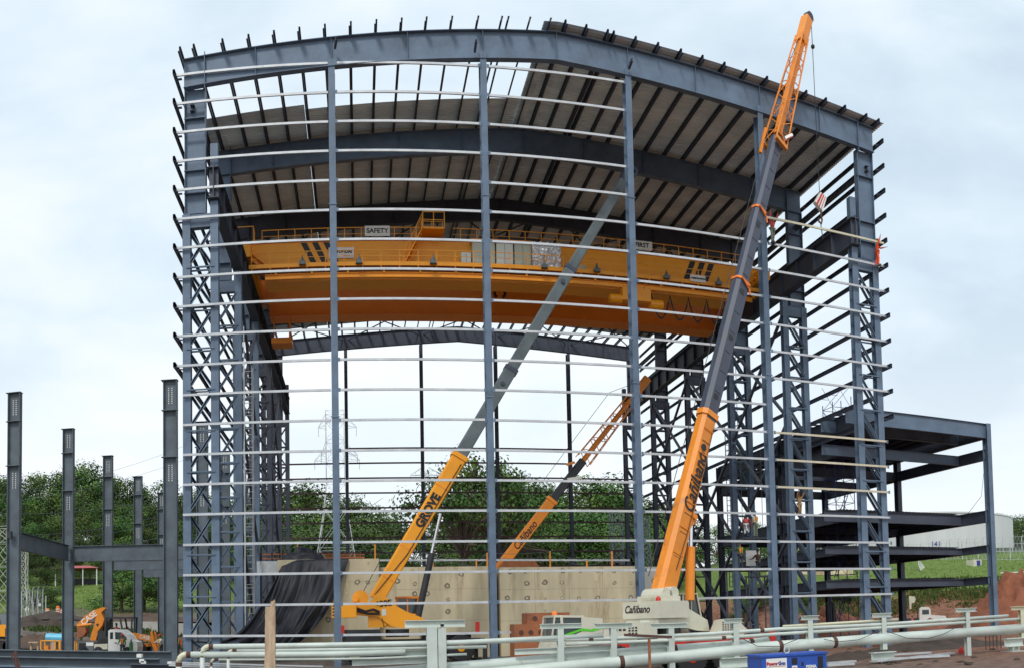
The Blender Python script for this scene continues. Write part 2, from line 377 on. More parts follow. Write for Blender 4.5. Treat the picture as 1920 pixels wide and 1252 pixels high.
# eave struts, roof bracing, wall bracing
for s in (0, 1):
    x = .6 if s == 0 else W-.6
    MB().ibeam((x, 0, 31.2), (x, 50, 31.2), .35, .25, .02, side=(0, 0, 1)).build('eave_strut', 'steel_dark', hall)
for Y0 in (40., 20.):
    for k in range(5):
        a, b = A*k+.3, A*(k+1)-.3
        for p, q in (((a, Y0), (b, Y0+10)), ((b, Y0), (a, Y0+10))):
            MB().bar((p[0], p[1], rz(p[0])-.55), (q[0], q[1], rz(q[0])-.55), .09, .09).build('roof_brace', 'steel_dark', hall)
for s in (0, 1):
    x = 1.82 if s == 0 else W-1.82
    for Y0 in ((10., 30.) if s == 0 else (10., 20., 30.)):
        for z0, z1 in ((.4, 8.6), (8.6, 16.8), (16.8, 25)):
            for p, q in (((Y0, z0), (Y0+10, z1)), ((Y0+10, z0), (Y0, z1))):
                MB().bar((x, p[0], p[1]), (x+(.12 if p[0] > q[0] else 0), q[0], q[1]), .19, .19).build('wall_brace', 'steel_dark', hall)

p = atY(457, 612, 9.7); q = atY(457, 1172, 9.7)
MB().cyl((p.x, 9.7, q.z), (p.x, 9.7, p.z), .035, n=6).build('conduit', 'galv', hall)
def ladder(px, y0, y1, Y, m):
    a, b = atY(px, y1, Y), atY(px, y0, Y); c = MB(); w_ = .3
    for s in (-w_, w_): c.bar((a.x+s, Y, a.z), (a.x+s, Y, b.z), .06)
    z = a.z
    while z < b.z: c.bar((a.x-w_, Y, z), (a.x+w_, Y, z), .045); z += .45
    for k in range(int((b.z-a.z)/2)): c.bar((a.x-w_, Y, a.z+2*k), (a.x-w_, Y-.7, a.z+2*k), .04).bar((a.x+w_, Y, a.z+2*k), (a.x+w_, Y-.7, a.z+2*k), .04).bar((a.x-w_, Y-.7, a.z+2*k), (a.x+w_, Y-.7, a.z+2*k), .04)
    for s in (-w_, w_): c.bar((a.x+s, Y-.7, a.z), (a.x+s, Y-.7, b.z), .04)
    c.build('caged_ladder', m, hall)
ladder(469, 690, 1150, 14., 'galv'); ladder(1371, 672, 800, 24., 'steel_weathered'); ladder(1374, 800, 1100, 24., 'steel_dark')

for pa, pb in (((630, 90), (633, 72)), ((892, 97), (895, 76)), ((1181, 128), (1187, 112))):
    MB().chan(atY(*pa, -.35), atY(*pb, -.95), .2, .12, .02).build('angle_stub', 'steel_dark', hall)
# ------------------------------------------------------------------ overhead bridge crane
oc = thing('overhead_crane', 'yellow double-girder overhead travelling crane high inside the steel frame, with black stripes', 'overhead crane', (W/2, 13.8, 27.8))
GT, GB = 29.2, 26.38
def girder(y0, y1, xa, xb, m='yellow'):
    c = MB()
    poly = [(1.35, GT), (W-1.35, GT), (W-1.35, 28.0), (xb+.9, 28.0), (xb, 27.2), (xb, GB), (xa, GB), (xa, 27.2), (xa-.9, 28.0), (1.35, 28.0)]
    c.plate([(x, y0, z) for x, z in poly], (0, y1-y0, 0))
    for k in range(1, 9): x = xa+(xb-xa)*k/9.; c.box((x-.012, y0-.012, GB), (x+.012, y0+.02, GT))
    for k in range(1, 36): x = xa+(xb-xa)*k/36.; c.box((x-.05, y0-.06, GB-.0), (x-.03, y0+.02, GB+.16))
    for z in (GT, GB-.03): c.box((xa if z < GT else 1.3, y0-.08, z), (xb if z < GT else W-1.3, y1+.08, z+.03))
    return c.build('girder', m, oc)
g1 = girder(13.8, 15.4, 3.2, W-3.2); g2 = girder(20.5, 22.1, 2.85, W-2.85, 'girder_shade_orange')  # both girders share one paint; shade is coloured into the rear one
for x in (1.35, W-2.35):
    MB().box((x, 12.9, 27.95), (x+.95, 23.0, 28.85)).build('end_carriage', 'yellow', oc)
    for y in (13.4, 15.6, 20.0, 22.4): MB().cyl((x+.35, y, 28.02), (x+.6, y, 28.02), .3, n=14).build('wheel', 'dark', oc)
ww = MB().box((2.2, 12.6, 26.95), (W-2.2, 13.72, 27.0)); ww.build('walkway', 'rust_plate', oc)
MB().box((2.2, 12.55, 26.93), (W-2.2, 12.6, 27.2)).build('toe_board', 'yellow', oc)
c = MB()
for k in range(30):
    x = 2.4+k*1.28
    c.bar((x, 12.55, 26.8), (x, 12.55, 28.0), .05); c.box((x-.03, 12.6, 26.75), (x+.03, 13.75, 26.94))
c.bar((2.3, 12.55, 28.0), (W-2.3, 12.55, 28.0), .045).bar((2.3, 12.55, 27.6), (W-2.3, 12.55, 27.6), .03)
c.build('walkway_railing', 'rail', oc)
c = MB(); cut = (14.2, 15.7)
for k in range(32):
    x = 3.0+k*1.17
    if cut[0] < x < cut[1]+.5: continue
    c.bar((x, 13.9, GT), (x, 13.9, 30.2), .05)
for a, b in ((3.0, cut[0]), (cut[1]+.8, W-3)):
    c.bar((a, 13.9, 30.2), (b, 13.9, 30.2), .05).bar((a, 13.9, 29.75), (b, 13.9, 29.75), .03)
c.build('top_railing', 'rail', oc)
c = MB()
for k in range(32):
    x = 3.0+k*1.17; c.bar((x, 22.0, GT), (x, 22.0, 30.2), .05)
c.bar((3, 22., 30.2), (W-3, 22., 30.2), .05); c.build('rear_railing', 'rail', oc)
c = MB()
for x in (1.3, 2.5): c.bar((x, 13.6, GT-.2), (x, 13.6, 30.1), .05).bar((x, 12.9, GT-.2), (x, 12.9, 30.1), .05).bar((x, 12.9, 30.1), (x, 13.6, 30.1), .05)
c.bar((1.3, 12.9, 30.1), (2.5, 12.9, 30.1), .05); c.build('access_cage', 'rail', oc)
# lower runway beam for the service hoist
MB().ibeam((3.3, 12.9, 26.38), (W-3.0, 12.9, 26.38), .34, .2, .03, side=(0, 0, 1)).build('hoist_rail', 'yellow', oc)
for k in range(15): MB().box((4+k*2.5, 12.8, 26.53), (4.12+k*2.5, 13.0, 26.93)).build('rail_hanger', 'yellow', oc)
# stripes
def stripe(px0, px1, lean):
    x0 = atY(px0, 460, 13.8).x; x1 = atY(px1, 460, 13.8).x; L = lean*1.25
    MB().plate([(x0, 13.785, GT-.06), (x1, 13.785, GT-.06), (x1+L, 13.785, 27.25), (x0+L, 13.785, 27.25)], (0, .012, 0)).build('stripe', 'ink', oc)
for a in (564, 585, 606): stripe(a, a+11, .72)
for a in (1293, 1311, 1328): stripe(a, a+10, -.60)
# diagonal gussets at the ends
MB().bar((2.0, 13.6, 28.8), (4.0, 13.6, 27.1), .22, .1).build('end_gusset', 'yellow', oc)
MB().bar((W-2.0, 13.6, 28.8), (W-4.0, 13.6, 27.1), .22, .1).build('end_gusset', 'yellow', oc)
# signs
def sign(px0, py0, px1, py1, Y, words, size, m='sign', ink='ink', nm='sign', sub=None):
    p = atY(px0, py0, Y); q = atY(px1, py1, Y); cx_ = (p.x+q.x)/2; cz_ = (p.z+q.z)/2; w_ = abs(q.x-p.x)/2; h_ = abs(p.z-q.z)/2
    o = MB().box((cx_-w_, Y-.03, cz_-h_), (cx_+w_, Y, cz_+h_)).build(nm, m, oc)
    text('lettering', words, size, (cx_, Y-.035, cz_+(h_*.18 if sub else 0)), (1, 0, 0), (0, 0, 1), ink, o, off=.004, bold=.012)
    if sub: text('small_lettering', sub, size*.38, (cx_+w_*.45, Y-.035, cz_-h_*.6), (1, 0, 0), (0, 0, 1), ink, o, off=.004)
sign(684, 424, 731, 443, 13.83, 'SAFETY', .46, 'sign')
sign(1184, 450, 1223, 471, 13.83, 'FIRST', .46, 'sign')
sign(616, 465, 664, 484, 13.76, '  HYUNDAI', .30, sub='2012. 03')
sign(1294, 515, 1323, 531, 12.5, '160/50/10+10TON', .15)
# cabinets on the walkway
def cab(px0, px1, z1, m, nm, y=13.1):
    a = atY(px0, 480, y).x; b = atY(px1, 480, y).x
    o = MB().box((a, y, 27.0), (b, 13.79, z1)).build(nm, m, oc)
    d = MB(); mid = (a+b)/2
    d.box((mid-.01, y-.012, 27.1), (mid+.01, y, z1-.1)); 
    for i in range(6): d.box((a+.12+i*.11, y-.012, 27.2), (a+.17+i*.11, y, 27.42))
    d.build('louvre', 'ink', o); return o
cab(886, 928, 29.0, 'cabinet', 'electrical_cabinet'); cab(931, 962, 28.95, 'sign_grey', 'electrical_cabinet'); cab(965, 996, 28.95, 'cabinet', 'electrical_cabinet')
MB().box((atY(884, 480, 13.).x, 12.95, 29.0), (atY(998, 480, 13.).x, 13.79, 29.12)).build('cabinet_canopy', 'orange', oc)
cab(865, 883, 28.15, 'sign_grey', 'control_box')
o = cab(1060, 1098, 27.7, 'cabinet', 'transformer_box')
# crumpled foil sheet over a cabinet
a = atY(998, 480, 12.7).x; b = atY(1052, 480, 12.7).x; c = MB(); nx, nz = 26, 22; vs = []
for j in range(nz+1):
    for i in range(nx+1):
        vs.append((a+(b-a)*i/nx, 12.72+noise.noise(V((i*.45, j*.6, 3)))*.22, 27.1+(1.9+.12*noise.noise(V((i*.5, 0, 9))))*j/nz))
c.add(vs, [(j*(nx+1)+i, j*(nx+1)+i+1, (j+1)*(nx+1)+i+1, (j+1)*(nx+1)+i) for j in range(nz) for i in range(nx)])
c.build('foil_wrap', 'foil', oc)
# stair to the upper platform
s0 = atY(756, 497, 13.2); s1 = atY(792, 430, 13.2)
c = MB(); zs, ze = 27.0, GT+.55
for y in (12.75, 13.45):
    c.bar((s0.x, y, zs), (s1.x, y, ze), .07, .22); c.bar((s0.x, y, zs+.95), (s1.x, y, ze+1.0), .045).bar((s0.x, y, zs+.5), (s1.x, y, ze+.5), .03)
    for t in (0, .33, .66, 1): x = s0.x+(s1.x-s0.x)*t; z = zs+(ze-zs)*t; c.bar((x, y, z), (x, y, z+.98), .045)
for k in range(9): t = (k+.5)/9; c.box((s0.x+(s1.x-s0.x)*t-.1, 12.78, zs+(ze-zs)*t-.02), (s0.x+(s1.x-s0.x)*t+.1, 13.42, zs+(ze-zs)*t+.02))
c.build('stair', 'yellow', oc)
x0, x1 = s1.x, s1.x+1.5
MB().box((x0, 12.7, ze-.15), (x1, 14.2, ze)).build('stair_platform', 'yellow', oc)
c = MB()
for x in (x0, x0+.75, x1):
    for y in (12.72, 14.18): c.bar((x, y, ze), (x, y, ze+1.05), .06)
for y in (12.72, 14.18): c.bar((x0, y, ze+1.05), (x1, y, ze+1.05), .05).bar((x0, y, ze+.5), (x1, y, ze+.5), .04)
c.build('platform_railing', 'rail', oc)
for px in (567, 673, 812, 1020, 1118, 1248, 1345):
    x = atY(px, 490, 12.5).x
    MB().box((x-.22, 12.2, 26.98), (x+.22, 12.5, 27.2)).lathe((x, 12.4, 27.2), [(.2, 0), (.05, .3), (.03, .45)], n=8).build('floodlight', 'boomgrey2', oc)
# trolley with hoist drum, hook block
tr = MB(); tx = atY(965, 440, 18).x
tr.box((tx-2.2, 14.6, GT+.25), (tx+2.2, 21.4, GT+.6)).box((tx-1.6, 16, GT+.6), (tx+1.4, 17.6, GT+1.5)).box((tx-1.2, 19, GT+.6), (tx+1.6, 20.2, GT+1.7))
tr.cyl((tx-1.9, 18.3, GT+1.2), (tx+1.9, 18.3, GT+1.2), .55, n=18); 
for x in (tx-1.9, tx+1.9):
    for y in (14.7, 21.3): tr.cyl((x, y-.1, GT+.25), (x, y+.1, GT+.25), .24)
tl = tr.build('trolley', 'dark', oc)
hk = atY(937, 542, 18.)
c = MB()
for d in (-.35, .35): c.cyl((hk.x+d*.6, 18, hk.z+.4), (hk.x+d*.6, 18, GT+.3), .03, n=6)
c.build('hoist_rope', 'dark', oc)
c = MB().cyl((hk.x, 17.8, hk.z+.4), (hk.x, 18.2, hk.z+.4), .42, n=16)
for sg in (-1, 1): c.tube([(hk.x+sg*(.12+.28*math.sin(t)), 18, hk.z-.05-.3*(1-math.cos(t))) for t in [i*.35 for i in range(9)]], .11, 7)
c.build('double_hook', 'black', oc)
# service hoist and festoon cable
hx0, hx1 = atY(1165, 550, 12.9).x, atY(1218, 550, 12.9).x
c = MB().box((hx0, 12.6, 25.25), (hx1, 13.2, 26.15)); c.cyl((hx0-.9, 12.9, 25.35), (hx0, 12.9, 25.35), .33, n=14).cyl((hx1, 12.9, 25.15), (hx1+.95, 12.9, 25.15), .36, n=14)
c.box((hx0+.2, 12.75, 26.1), (hx0+.4, 13.05, 26.4)).box((hx1-.4, 12.75, 26.1), (hx1-.2, 13.05, 26.4)).build('service_hoist', 'yellow', oc)
pts = []; L = atY(1390, 560, 12.9).x; n = 5; x0 = hx1+.1
for k in range(n):
    a = x0+(L-x0)*k/n; b = x0+(L-x0)*(k+1)/n
    for i in range(12): t = i/12; pts.append((a+(b-a)*t, 12.85, 25.95-1.75*math.sin(math.pi*t)**.8-.0))
pts.append((L, 12.85, 26.1))
MB().tube(pts, .06, 6).build('festoon_cable', 'black', oc)
# operator cab under the rear girder, left end
q = atY(527, 640, 21)
MB().box((q.x-.7, 20.3, q.z-.35), (q.x+.9, 21.8, q.z+.1)).bar((q.x-.5, 20.5, q.z), (q.x-.5, 20.5, GB), .08).bar((q.x+.7, 20.5, q.z), (q.x+.7, 20.5, GB), .08).bar((q.x+.7, 21.6, q.z), (q.x+.7, 21.6, GB), .08).build('hanging_platform', 'orange', oc)

# ------------------------------------------------------------------ mobile cranes
def wheel(c0, ax, r, wd, parent, hub='red', tyre='black'):
    c0 = V(c0); ax = V(ax).normalized()
    t = MB().lathe(c0-ax*wd/2, [(r*.55, 0), (r*.93, 0), (r, wd*.12), (r, wd*.88), (r*.93, wd), (r*.55, wd)], axis=ax, n=24)
    for k in range(24):
        a = 2*math.pi*k/24; p_, q_, d_, x_, y_ = t.frame(c0, c0+ax); 
        o = c0+(x_*math.cos(a)+y_*math.sin(a))*r; t.bar(o-ax*wd*.45, o+ax*wd*.45, .05, .07, side=(x_*math.cos(a)+y_*math.sin(a)))
    o = t.build('tyre', tyre, parent)
    h = MB().lathe(c0+ax*(wd/2-.1), [(r*.56, .08), (r*.5, .02), (r*.3, -.02), (r*.26, .12), (r*.1, .14)], axis=ax, n=20); h.lathe(c0-ax*(wd/2-.1), [(r*.56, -.08), (r*.3, .02), (r*.1, -.1)], axis=ax, n=16)
    h.build('wheel_hub', hub, o)
    return o
def boxsec(c, P, Q, w_, h_, side, ch=.12, taper=1.):   # octagonal-ish box section; h along side
    a, b = h_/2, w_/2
    c.prof(P, Q, [(-a, -b+ch), (-a+ch, -b), (a-ch*.4, -b), (a, -b+ch*.4), (a, b-ch*.4), (a-ch*.4, b), (-a+ch, b), (-a, b-ch)], side, taper)
    return c
# --- left crane, standing inside the frame
GYc = 5.
P = lambda px, py, Y=GYc: atY(px, py, Y)
gb = P(722, 1100)
yc = thing('telescopic_crane', 'yellow rough-terrain crane with black GROVE lettering, parked in front of the concrete wall', 'mobile crane', (gb.x, GYc, 0))
b0, b1, b2 = P(708, 1118), P(869, 857), P(1172, 335)
dirv = (b2-b0).normalized(); b1 = b0+dirv*(b1-b0).length
nrm = V((-dirv.z, 0, dirv.x))    # up-left normal of the boom
m_ = MB(); boxsec(m_, b0-dirv*.2, b1, .8, .92, -nrm); m_.box((0, 0, 0), (0, 0, 0)) if 0 else None
bm = m_.build('boom_base_section', 'yellow', yc)
c = MB()
boxsec(c, b1-dirv*.25, b1+dirv*.02, .95, 1.05, -nrm); c.build('boom_collar', 'yellow', bm)
cur = b1
for (L, hh, mm) in (((b2-b1).length*.30, .80, 'boomgrey2'), ((b2-b1).length*.36, .71, 'boomgrey2'), ((b2-b1).length*.34, .62, 'boomgrey2')):
    c = MB(); boxsec(c, cur-dirv*.3, cur+dirv*L, hh*.85, hh, -nrm, .1)
    s_ = c.build('boom_section', mm, yc); cur = cur+dirv*L
    c = MB(); boxsec(c, cur-dirv*.25, cur, hh*.92, hh*1.1, -nrm, .1); c.cyl(cur-dirv*1.2+V((0, -.42, 0)), cur-dirv*1.2+V((0, -.36, 0)), .13); c.build('section_collar', 'boomgrey', s_)
c = MB(); boxsec(c, cur, cur+dirv*.7, .6, .75, -nrm); c.cyl(cur+dirv*.6+nrm*-.2+V((0, -.3, 0)), cur+dirv*.6+nrm*-.2+V((0, .3, 0)), .3, n=14); c.build('boom_head', 'boomgrey', yc)
tp = b0+dirv*(b1-b0).length*.60-V((0, .41, 0))
MB().tube([b0+nrm*.2+V((0, -.45, 0)), b0+dirv*3-nrm*.25+V((0, -.44, 0)), b1-dirv*.5-nrm*.3+V((0, -.44, 0))], .025, 5).build('hydraulic_hose', 'black', bm)
for k in range(5): q = b0+dirv*(1.2+k*2.1)+V((0, -.405, 0)); MB().plate([q-nrm*.44, q+nrm*.44, q+nrm*.44+dirv*.04, q-nrm*.44+dirv*.04], (0, -.015, 0)).build('weld_seam', 'girder_shade_orange', bm)
text('lettering', 'GROVE', .68, tp, dirv, nrm, 'ink', bm, off=.006, bold=.035)
c = MB(); c.box((0, 0, 0), (.01, .01, .01)); 
# lift cylinder
k0 = P(783, 1160, GYc-.55); k1 = P(826, 962, GYc-.55); kd = k1-k0
MB().cyl(k0, k0+kd*.62, .2, n=14).build('lift_cylinder', 'dark', yc); MB().cyl(k0+kd*.62, k1, .09, n=12).build('cylinder_rod', 'chrome', yc)
# turret
def poly(pts, Y, th, nm, m, par):
    return MB().plate([P(x, y, Y) for x, y in pts], (0, th, 0)).build(nm, m, par)
tpts = [(690, 1134), (706, 1112), (716, 1113), (744, 1136), (762, 1146), (790, 1157), (797, 1163), (757, 1177), (734, 1174), (708, 1156), (667, 1153), (667, 1134)]
tu = poly(tpts, GYc-.75, .12, 'turret_side_plate', 'yellow', yc)
poly(tpts, GYc+.65, .12, 'turret_side_plate', 'yellow', yc)
MB().box((P(690, 1130).x, GYc-.64, P(700, 1176).z), (P(785, 1130).x, GYc+.64, P(700, 1152).z)).build('turret_deck', 'yellow', yc)
text('lettering', '650E', .48, P(719, 1131.5, GYc-.76), (1, 0, .12), (-.12, 0, 1), 'ink', tu, off=.006, bold=.02)
MB().box((P(715, 1140).x-.0, GYc-.765, P(715, 1154).z), (P(723, 1140).x, GYc-.752, P(715, 1142).z)).build('notice_plate', 'sign_grey', tu)
cwx0, cwx1 = P(623, 1140).x, P(668, 1140).x; cz0, cz1 = P(640, 1158).z, P(640, 1131).z
cw = MB(); cw.box((cwx0, GYc-1.25, cz0), (cwx1, GYc+1.25, cz1)); cwo = cw.build('counterweight', 'yellow', yc)
c = MB()
for k in range(4): c.box((cwx0+.05+0*k, GYc-1.262, cz0+.1+k*.18), (cwx0+.2, GYc-1.251, cz0+.2+k*.18)); 
for k in range(4): c.box((cwx0+.45, GYc-1.262, cz0+.1+k*.18), (cwx0+.55, GYc-1.251, cz0+.2+k*.18))
c.build('slot', 'ink', cwo)
w0 = P(676, 1122)
c = MB().cyl((w0.x, GYc-.5, w0.z), (w0.x, GYc+.5, w0.z), .38, n=18); c.cyl((w0.x, GYc-.55, w0.z), (w0.x, GYc-.5, w0.z), .48, n=18).cyl((w0.x, GYc+.5, w0.z), (w0.x, GYc+.55, w0.z), .48, n=18).box((w0.x-.75, GYc-.5, w0.z-.6), (w0.x+.6, GYc+.5, w0.z-.35)).cyl((w0.x-.3, GYc-.7, w0.z), (w0.x-.3, GYc-.55, w0.z+.0), .2)
c.build('winch', 'yellow', yc)
c = MB().tube([P(670, 1140, GYc-.85), P(685, 1146, GYc-.9), P(700, 1142, GYc-.9), P(712, 1147, GYc-.85)], .07).tube([P(670, 1145, GYc-.85), P(690, 1150, GYc-.9), P(712, 1150, GYc-.85)], .06).tube([P(716, 1158, GYc-.85), P(720, 1175, GYc-.9), P(727, 1172, GYc-.85)], .03)
c.build('hydraulic_hose', 'black', yc)
# cab behind the turret
cx0, cx1 = P(743, 1130, GYc+1.2).x, P(784, 1130, GYc+1.2).x; z0, z1 = P(760, 1158, GYc+1.).z, P(760, 1118, GYc+1.).z
cb = MB(); cb.box((cx0, GYc+.9, z0), (cx1, GYc+1.9, z0+.25)).box((cx0-.05, GYc+.85, z1-.12), (cx1+.05, GYc+1.95, z1))
for x in (cx0+.04, (cx0+cx1)/2, cx1-.04):
    for y in (GYc+.94, GYc+1.86): cb.bar((x, y, z0), (x, y, z1), .08)
cbo = cb.build('operator_cab', 'orange', yc); MB().box((cx0+.05, GYc+.97, z0+.25), (cx1-.05, GYc+1.83, z1-.13)).build('cab_window', 'glass', cbo)
# carrier
c = MB(); xa, xb = P(642, 1180).x, P(905, 1180).x
c.box((xa, GYc-.9, .75), (xb, GYc+.9, 1.35)).box((xa, GYc-1.25, 1.05), (P(712, 1180).x, GYc+1.25, 1.95)).box((P(790, 1180).x, GYc-.8, 1.2), (P(880, 1180).x, GYc+.8, 1.6))
c.build('chassis', 'dark', yc)
MB().box((P(672, 1178).x, GYc-1.3, 1.62), (P(880, 1178).x, GYc+1.3, 1.7)).build('carrier_deck', 'boomgrey2', yc)
MB().cyl((P(745, 1178).x, GYc, 1.5), (P(745, 1178).x, GYc, 1.95), .7, n=20).build('slew_ring', 'dark', yc)
for px in (697, 860):
    for s in (-1, 1): wheel((P(px, 1200).x, GYc+s*1.1, .8), (0, s, 0), .8, .55, yc, 'yellow')
for px in (650, 900):
    x = P(px, 1190).x; c = MB().box((x-.15, GYc-2.0, .8), (x+.15, GYc+2.0, 1.05))
    for s in (-1, 1): c.box((x-.12, GYc+s*2-.12, .12), (x+.12, GYc+s*2+.12, 1.3)).cyl((x, GYc+s*2, .0), (x, GYc+s*2, .1), .35, n=12)
    c.build('outrigger', 'dark', yc)
for px, pz in ((642, 1182), (895, 1175)):
    q = P(px, pz, GYc-1.4); MB().box((q.x-.12, GYc-1.5, q.z-.3), (q.x+.12, GYc-1.4, q.z+.3)).build('hazard_board', 'red', yc)
tail = MB().tube([b0+V((.4, -.3, 0)), b0+nrm*.6+dirv*1.], .02)
# anti-two-block line
MB().tube([P(676, 1118), P(712, 1052)], .02, 4).build('hoist_rope', 'black', yc)

# --- right crane in front of the frame
Bp, Tp = V((23.95, -7, 3.55)), V((36.7, -1.0, 39.5))
hv = V((Tp.x-Bp.x, Tp.y-Bp.y, 0)).normalized(); nv = V((hv.y, -hv.x, 0))      # nv points towards the camera side
rc = thing('telescopic_crane', 'cream truck crane with orange boom and lattice jib raised before the steel frame', 'mobile crane', (24., -7., -.5))
d2 = (Tp-Bp).normalized(); top = (hv*-d2.z + V((0, 0, 1))*math.hypot(d2.x, d2.y)).normalized()
LT = (Tp-Bp).length
def seg(f0, f1, w_, h_, nm, m, par, ch=.12, tp=1.): 
    c = MB(); boxsec(c, Bp+d2*LT*f0, Bp+d2*LT*f1, w_, h_, -top, ch, tp); return c.build(nm, m, par)
def frac(py):   # boom fraction that shows at image row py
    lo, hi = 0., 1.
    for _ in range(40):
        mid = (lo+hi)/2; P_ = Bp+(Tp-Bp)*mid-CAM; q = (P_.dot(r2), P_.dot(u2), P_.dot(fw)); y = VC-F*q[1]/math.hypot(q[0], q[2])
        if y > py: lo = mid
        else: hi = mid
    return lo
f1_, f2_, f3_ = frac(775), frac(530), frac(262)
bs = seg(-.03, f1_, .84, 1.14, 'boom_base_section', 'orange', rc, .2, .82)
c = MB(); boxsec(c, Bp+d2*(LT*f1_-.25), Bp+d2*(LT*f1_+.05), .82, 1.10, -top, .2); c.build('boom_collar', 'orange', bs)
s1_ = seg(f1_-.01, f2_, .70, .94, 'boom_section', 'boomgrey', rc, .18); s2_ = seg(f2_-.01, f3_, .58, .76, 'boom_section', 'boomgrey', rc, .15)
for f_, so_ in ((f2_, s1_), (frac(395), s2_)):
    c = MB(); wv = .72 if f_ == f2_ else .60; hvv = .96 if f_ == f2_ else .78
    boxsec(c, Bp+d2*(LT*f_-.07), Bp+d2*(LT*f_+.07), wv+.04, hvv+.06, -top, .16); 
    c.tube([Bp+d2*(LT*f_)+nv*(wv/2+.05)+top*.3, Bp+d2*(LT*f_-.3)+nv*(wv/2+.06)-top*.42, Bp+d2*(LT*f_-.55)+nv*(wv/2+.08)-top*.55], .05)
    c.build('orange_strap', 'strap', so_)
marks = MB()
for f_ in [f1_+(f3_-f1_)*k/15. for k in range(1, 15)]:
    p = Bp+d2*LT*f_+nv*((.70 if f_ < f2_ else .58)/2); marks.plate([p-top*.22, p+top*.2, p+top*.2+d2*.03, p-top*.22+d2*.03], nv*.012)
for f_ in (frac(745), frac(635), frac(550), frac(425)):
    p = Bp+d2*LT*f_+nv*((.70 if f_ < f2_ else .58)/2); marks.cyl(p, p+nv*.015, .17, n=16)
marks.build('weld_mark', 'ink', s1_)
c = MB()
for f_ in (frac(830), frac(1000), frac(1045), frac(965)):
    p = Bp+d2*LT*f_+nv*.385; c.plate([p-top*.3, p+top*.22, p+top*.22+d2*.03, p-top*.3+d2*.03], nv*.015)
p = Bp+d2*LT*frac(840)+nv*.37; c.cyl(p, p+nv*.02, .19, n=16)
c.build('weld_mark', 'ink', bs)
fm = frac(905); pm = Bp+d2*LT*fm+nv*.395
text('lettering', 'Cañibano', 1.06, pm-top*.02, d2, top, 'ink', bs, off=.01, shear=.3, bold=.015, sx=.82)
p = Bp+d2*LT*frac(962)+nv*.2
MB().bar(p-top*.35, p-top*.7-d2*.3, .4, .25).cyl(p-top*.5-nv*.1, p-top*.5+nv*.3, .14).build('boom_bracket', 'orange', bs)
# lift cylinder
k0 = Bp+hv*1.75+nv*.15+V((0, 0, -.45)); k1 = Bp+d2*LT*frac(955)-top*.6; kd = k1-k0
MB().cyl(k0, k0+kd*.62, .24, n=16).build('lift_cylinder', 'orange', rc); MB().cyl(k0+kd*.62, k1, .11, n=12).build('cylinder_rod', 'chrome', rc)
# hoses, hose reel and boom steps
MB().tube([Bp+d2*LT*.03+nv*.43-top*.15, Bp+d2*LT*.08+nv*.43-top*.28, Bp+d2*LT*.2+nv*.42-top*.33, Bp+d2*LT*(f1_-.02)+nv*.39-top*.33], .018, 5).build('hydraulic_hose', 'black', bs)
for k in range(6): q = Bp+d2*(LT*.05+LT*f1_*.14*k)+nv*.40; MB().plate([q-top*.4, q+top*.33, q+top*.33+d2*.04, q-top*.4+d2*.04], nv*.03).build('stiffening_rib', 'orange', bs)
# lattice jib
J0, J1 = f3_-.012, 1.
jb = MB(); jw = 1.0
def jp(f_, a, b):
    k = 1-.55*max(0, (f_-J0)/(J1-J0)); return Bp+d2*LT*f_+nv*a*jw/2*k+top*b*jw/2*k
n = 9; ff = [J0+(frac(70)-J0)*i/n for i in range(n+1)]
for a, b in ((1, 1), (1, -1), (-1, 1), (-1, -1)):
    for i in range(n): jb.bar(jp(ff[i], a, b), jp(ff[i+1], a, b), .075)
for i in range(n):
    for (a, b), (a2, b2) in (((1, 1), (1, -1)), ((-1, 1), (-1, -1)), ((1, 1), (-1, 1)), ((1, -1), (-1, -1))):
        p, q = (ff[i], ff[i+1]) if i % 2 else (ff[i+1], ff[i])
        jb.bar(jp(p, a, b), jp(q, a2, b2), .045)
jbo = jb.build('lattice_jib', 'orange', rc)
c = MB(); boxsec(c, Bp+d2*LT*frac(252), Bp+d2*LT*frac(40), .36, .42, -top, .05); c.build('jib_spine', 'orange', jbo)
c = MB(); boxsec(c, Bp+d2*LT*frac(80), Bp+d2*LT*frac(36), .55, .62, -top, .06); c.build('jib_tip_box', 'orange', jbo)
tipc = Bp+d2*LT*frac(30)-top*.12
MB().cyl(tipc-nv*.16, tipc+nv*.16, .32, n=18).build('jib_sheave', 'dark', jbo)
c = MB(); q = Bp+d2*LT*frac(258)-top*.2
for k in range(5): c.bar(q+nv*.5-top*.1*k+d2*.15*k, q+nv*.62-top*(.1*k)-d2*(.25)+d2*.15*k, .12, .1)
c.build('hazard_stripe_board', 'sign', jbo)
c = MB()
for k in range(4): c.bar(q+nv*.51-top*.1*(k+.5)+d2*.15*(k+.5), q+nv*.64-top*(.1*(k+.5))-d2*(.25)+d2*.15*(k+.5), .07, .1)
c.build('red_stripe', 'red', jbo)
MB().bar(jp(J0, -1, 1), jp(J0, -1, -1), .2, .25).bar(jp(J0, 1, 1), jp(J0, 1, -1), .2, .2).bar(jp(J0-.02, -1, 1), jp(J0+.03, -1.3, 1), .16).build('jib_foot', 'orange', jbo)
# hoist rope down to the hook
HK = atY(1537, 372, -.55)
MB().tube([tipc-top*.3, HK+V((0, 0, .3))], .022, 5).build('hoist_rope', 'dark', rc)
q = tipc-top*.3+(HK-tipc)*.14; MB().lathe(q-V((0, 0, .12)), [(.05, 0), (.12, .08), (.12, .2), (.05, .28)]).build('rope_weight', 'black', rc)
MB().tube([Bp+d2*LT*.02-hv*1.2, Bp+d2*LT*f3_+top*.75, Bp+d2*LT*frac(150)+top*.6, Bp+d2*LT*.99], .02, 4).build('boom_rope', 'dark', rc)
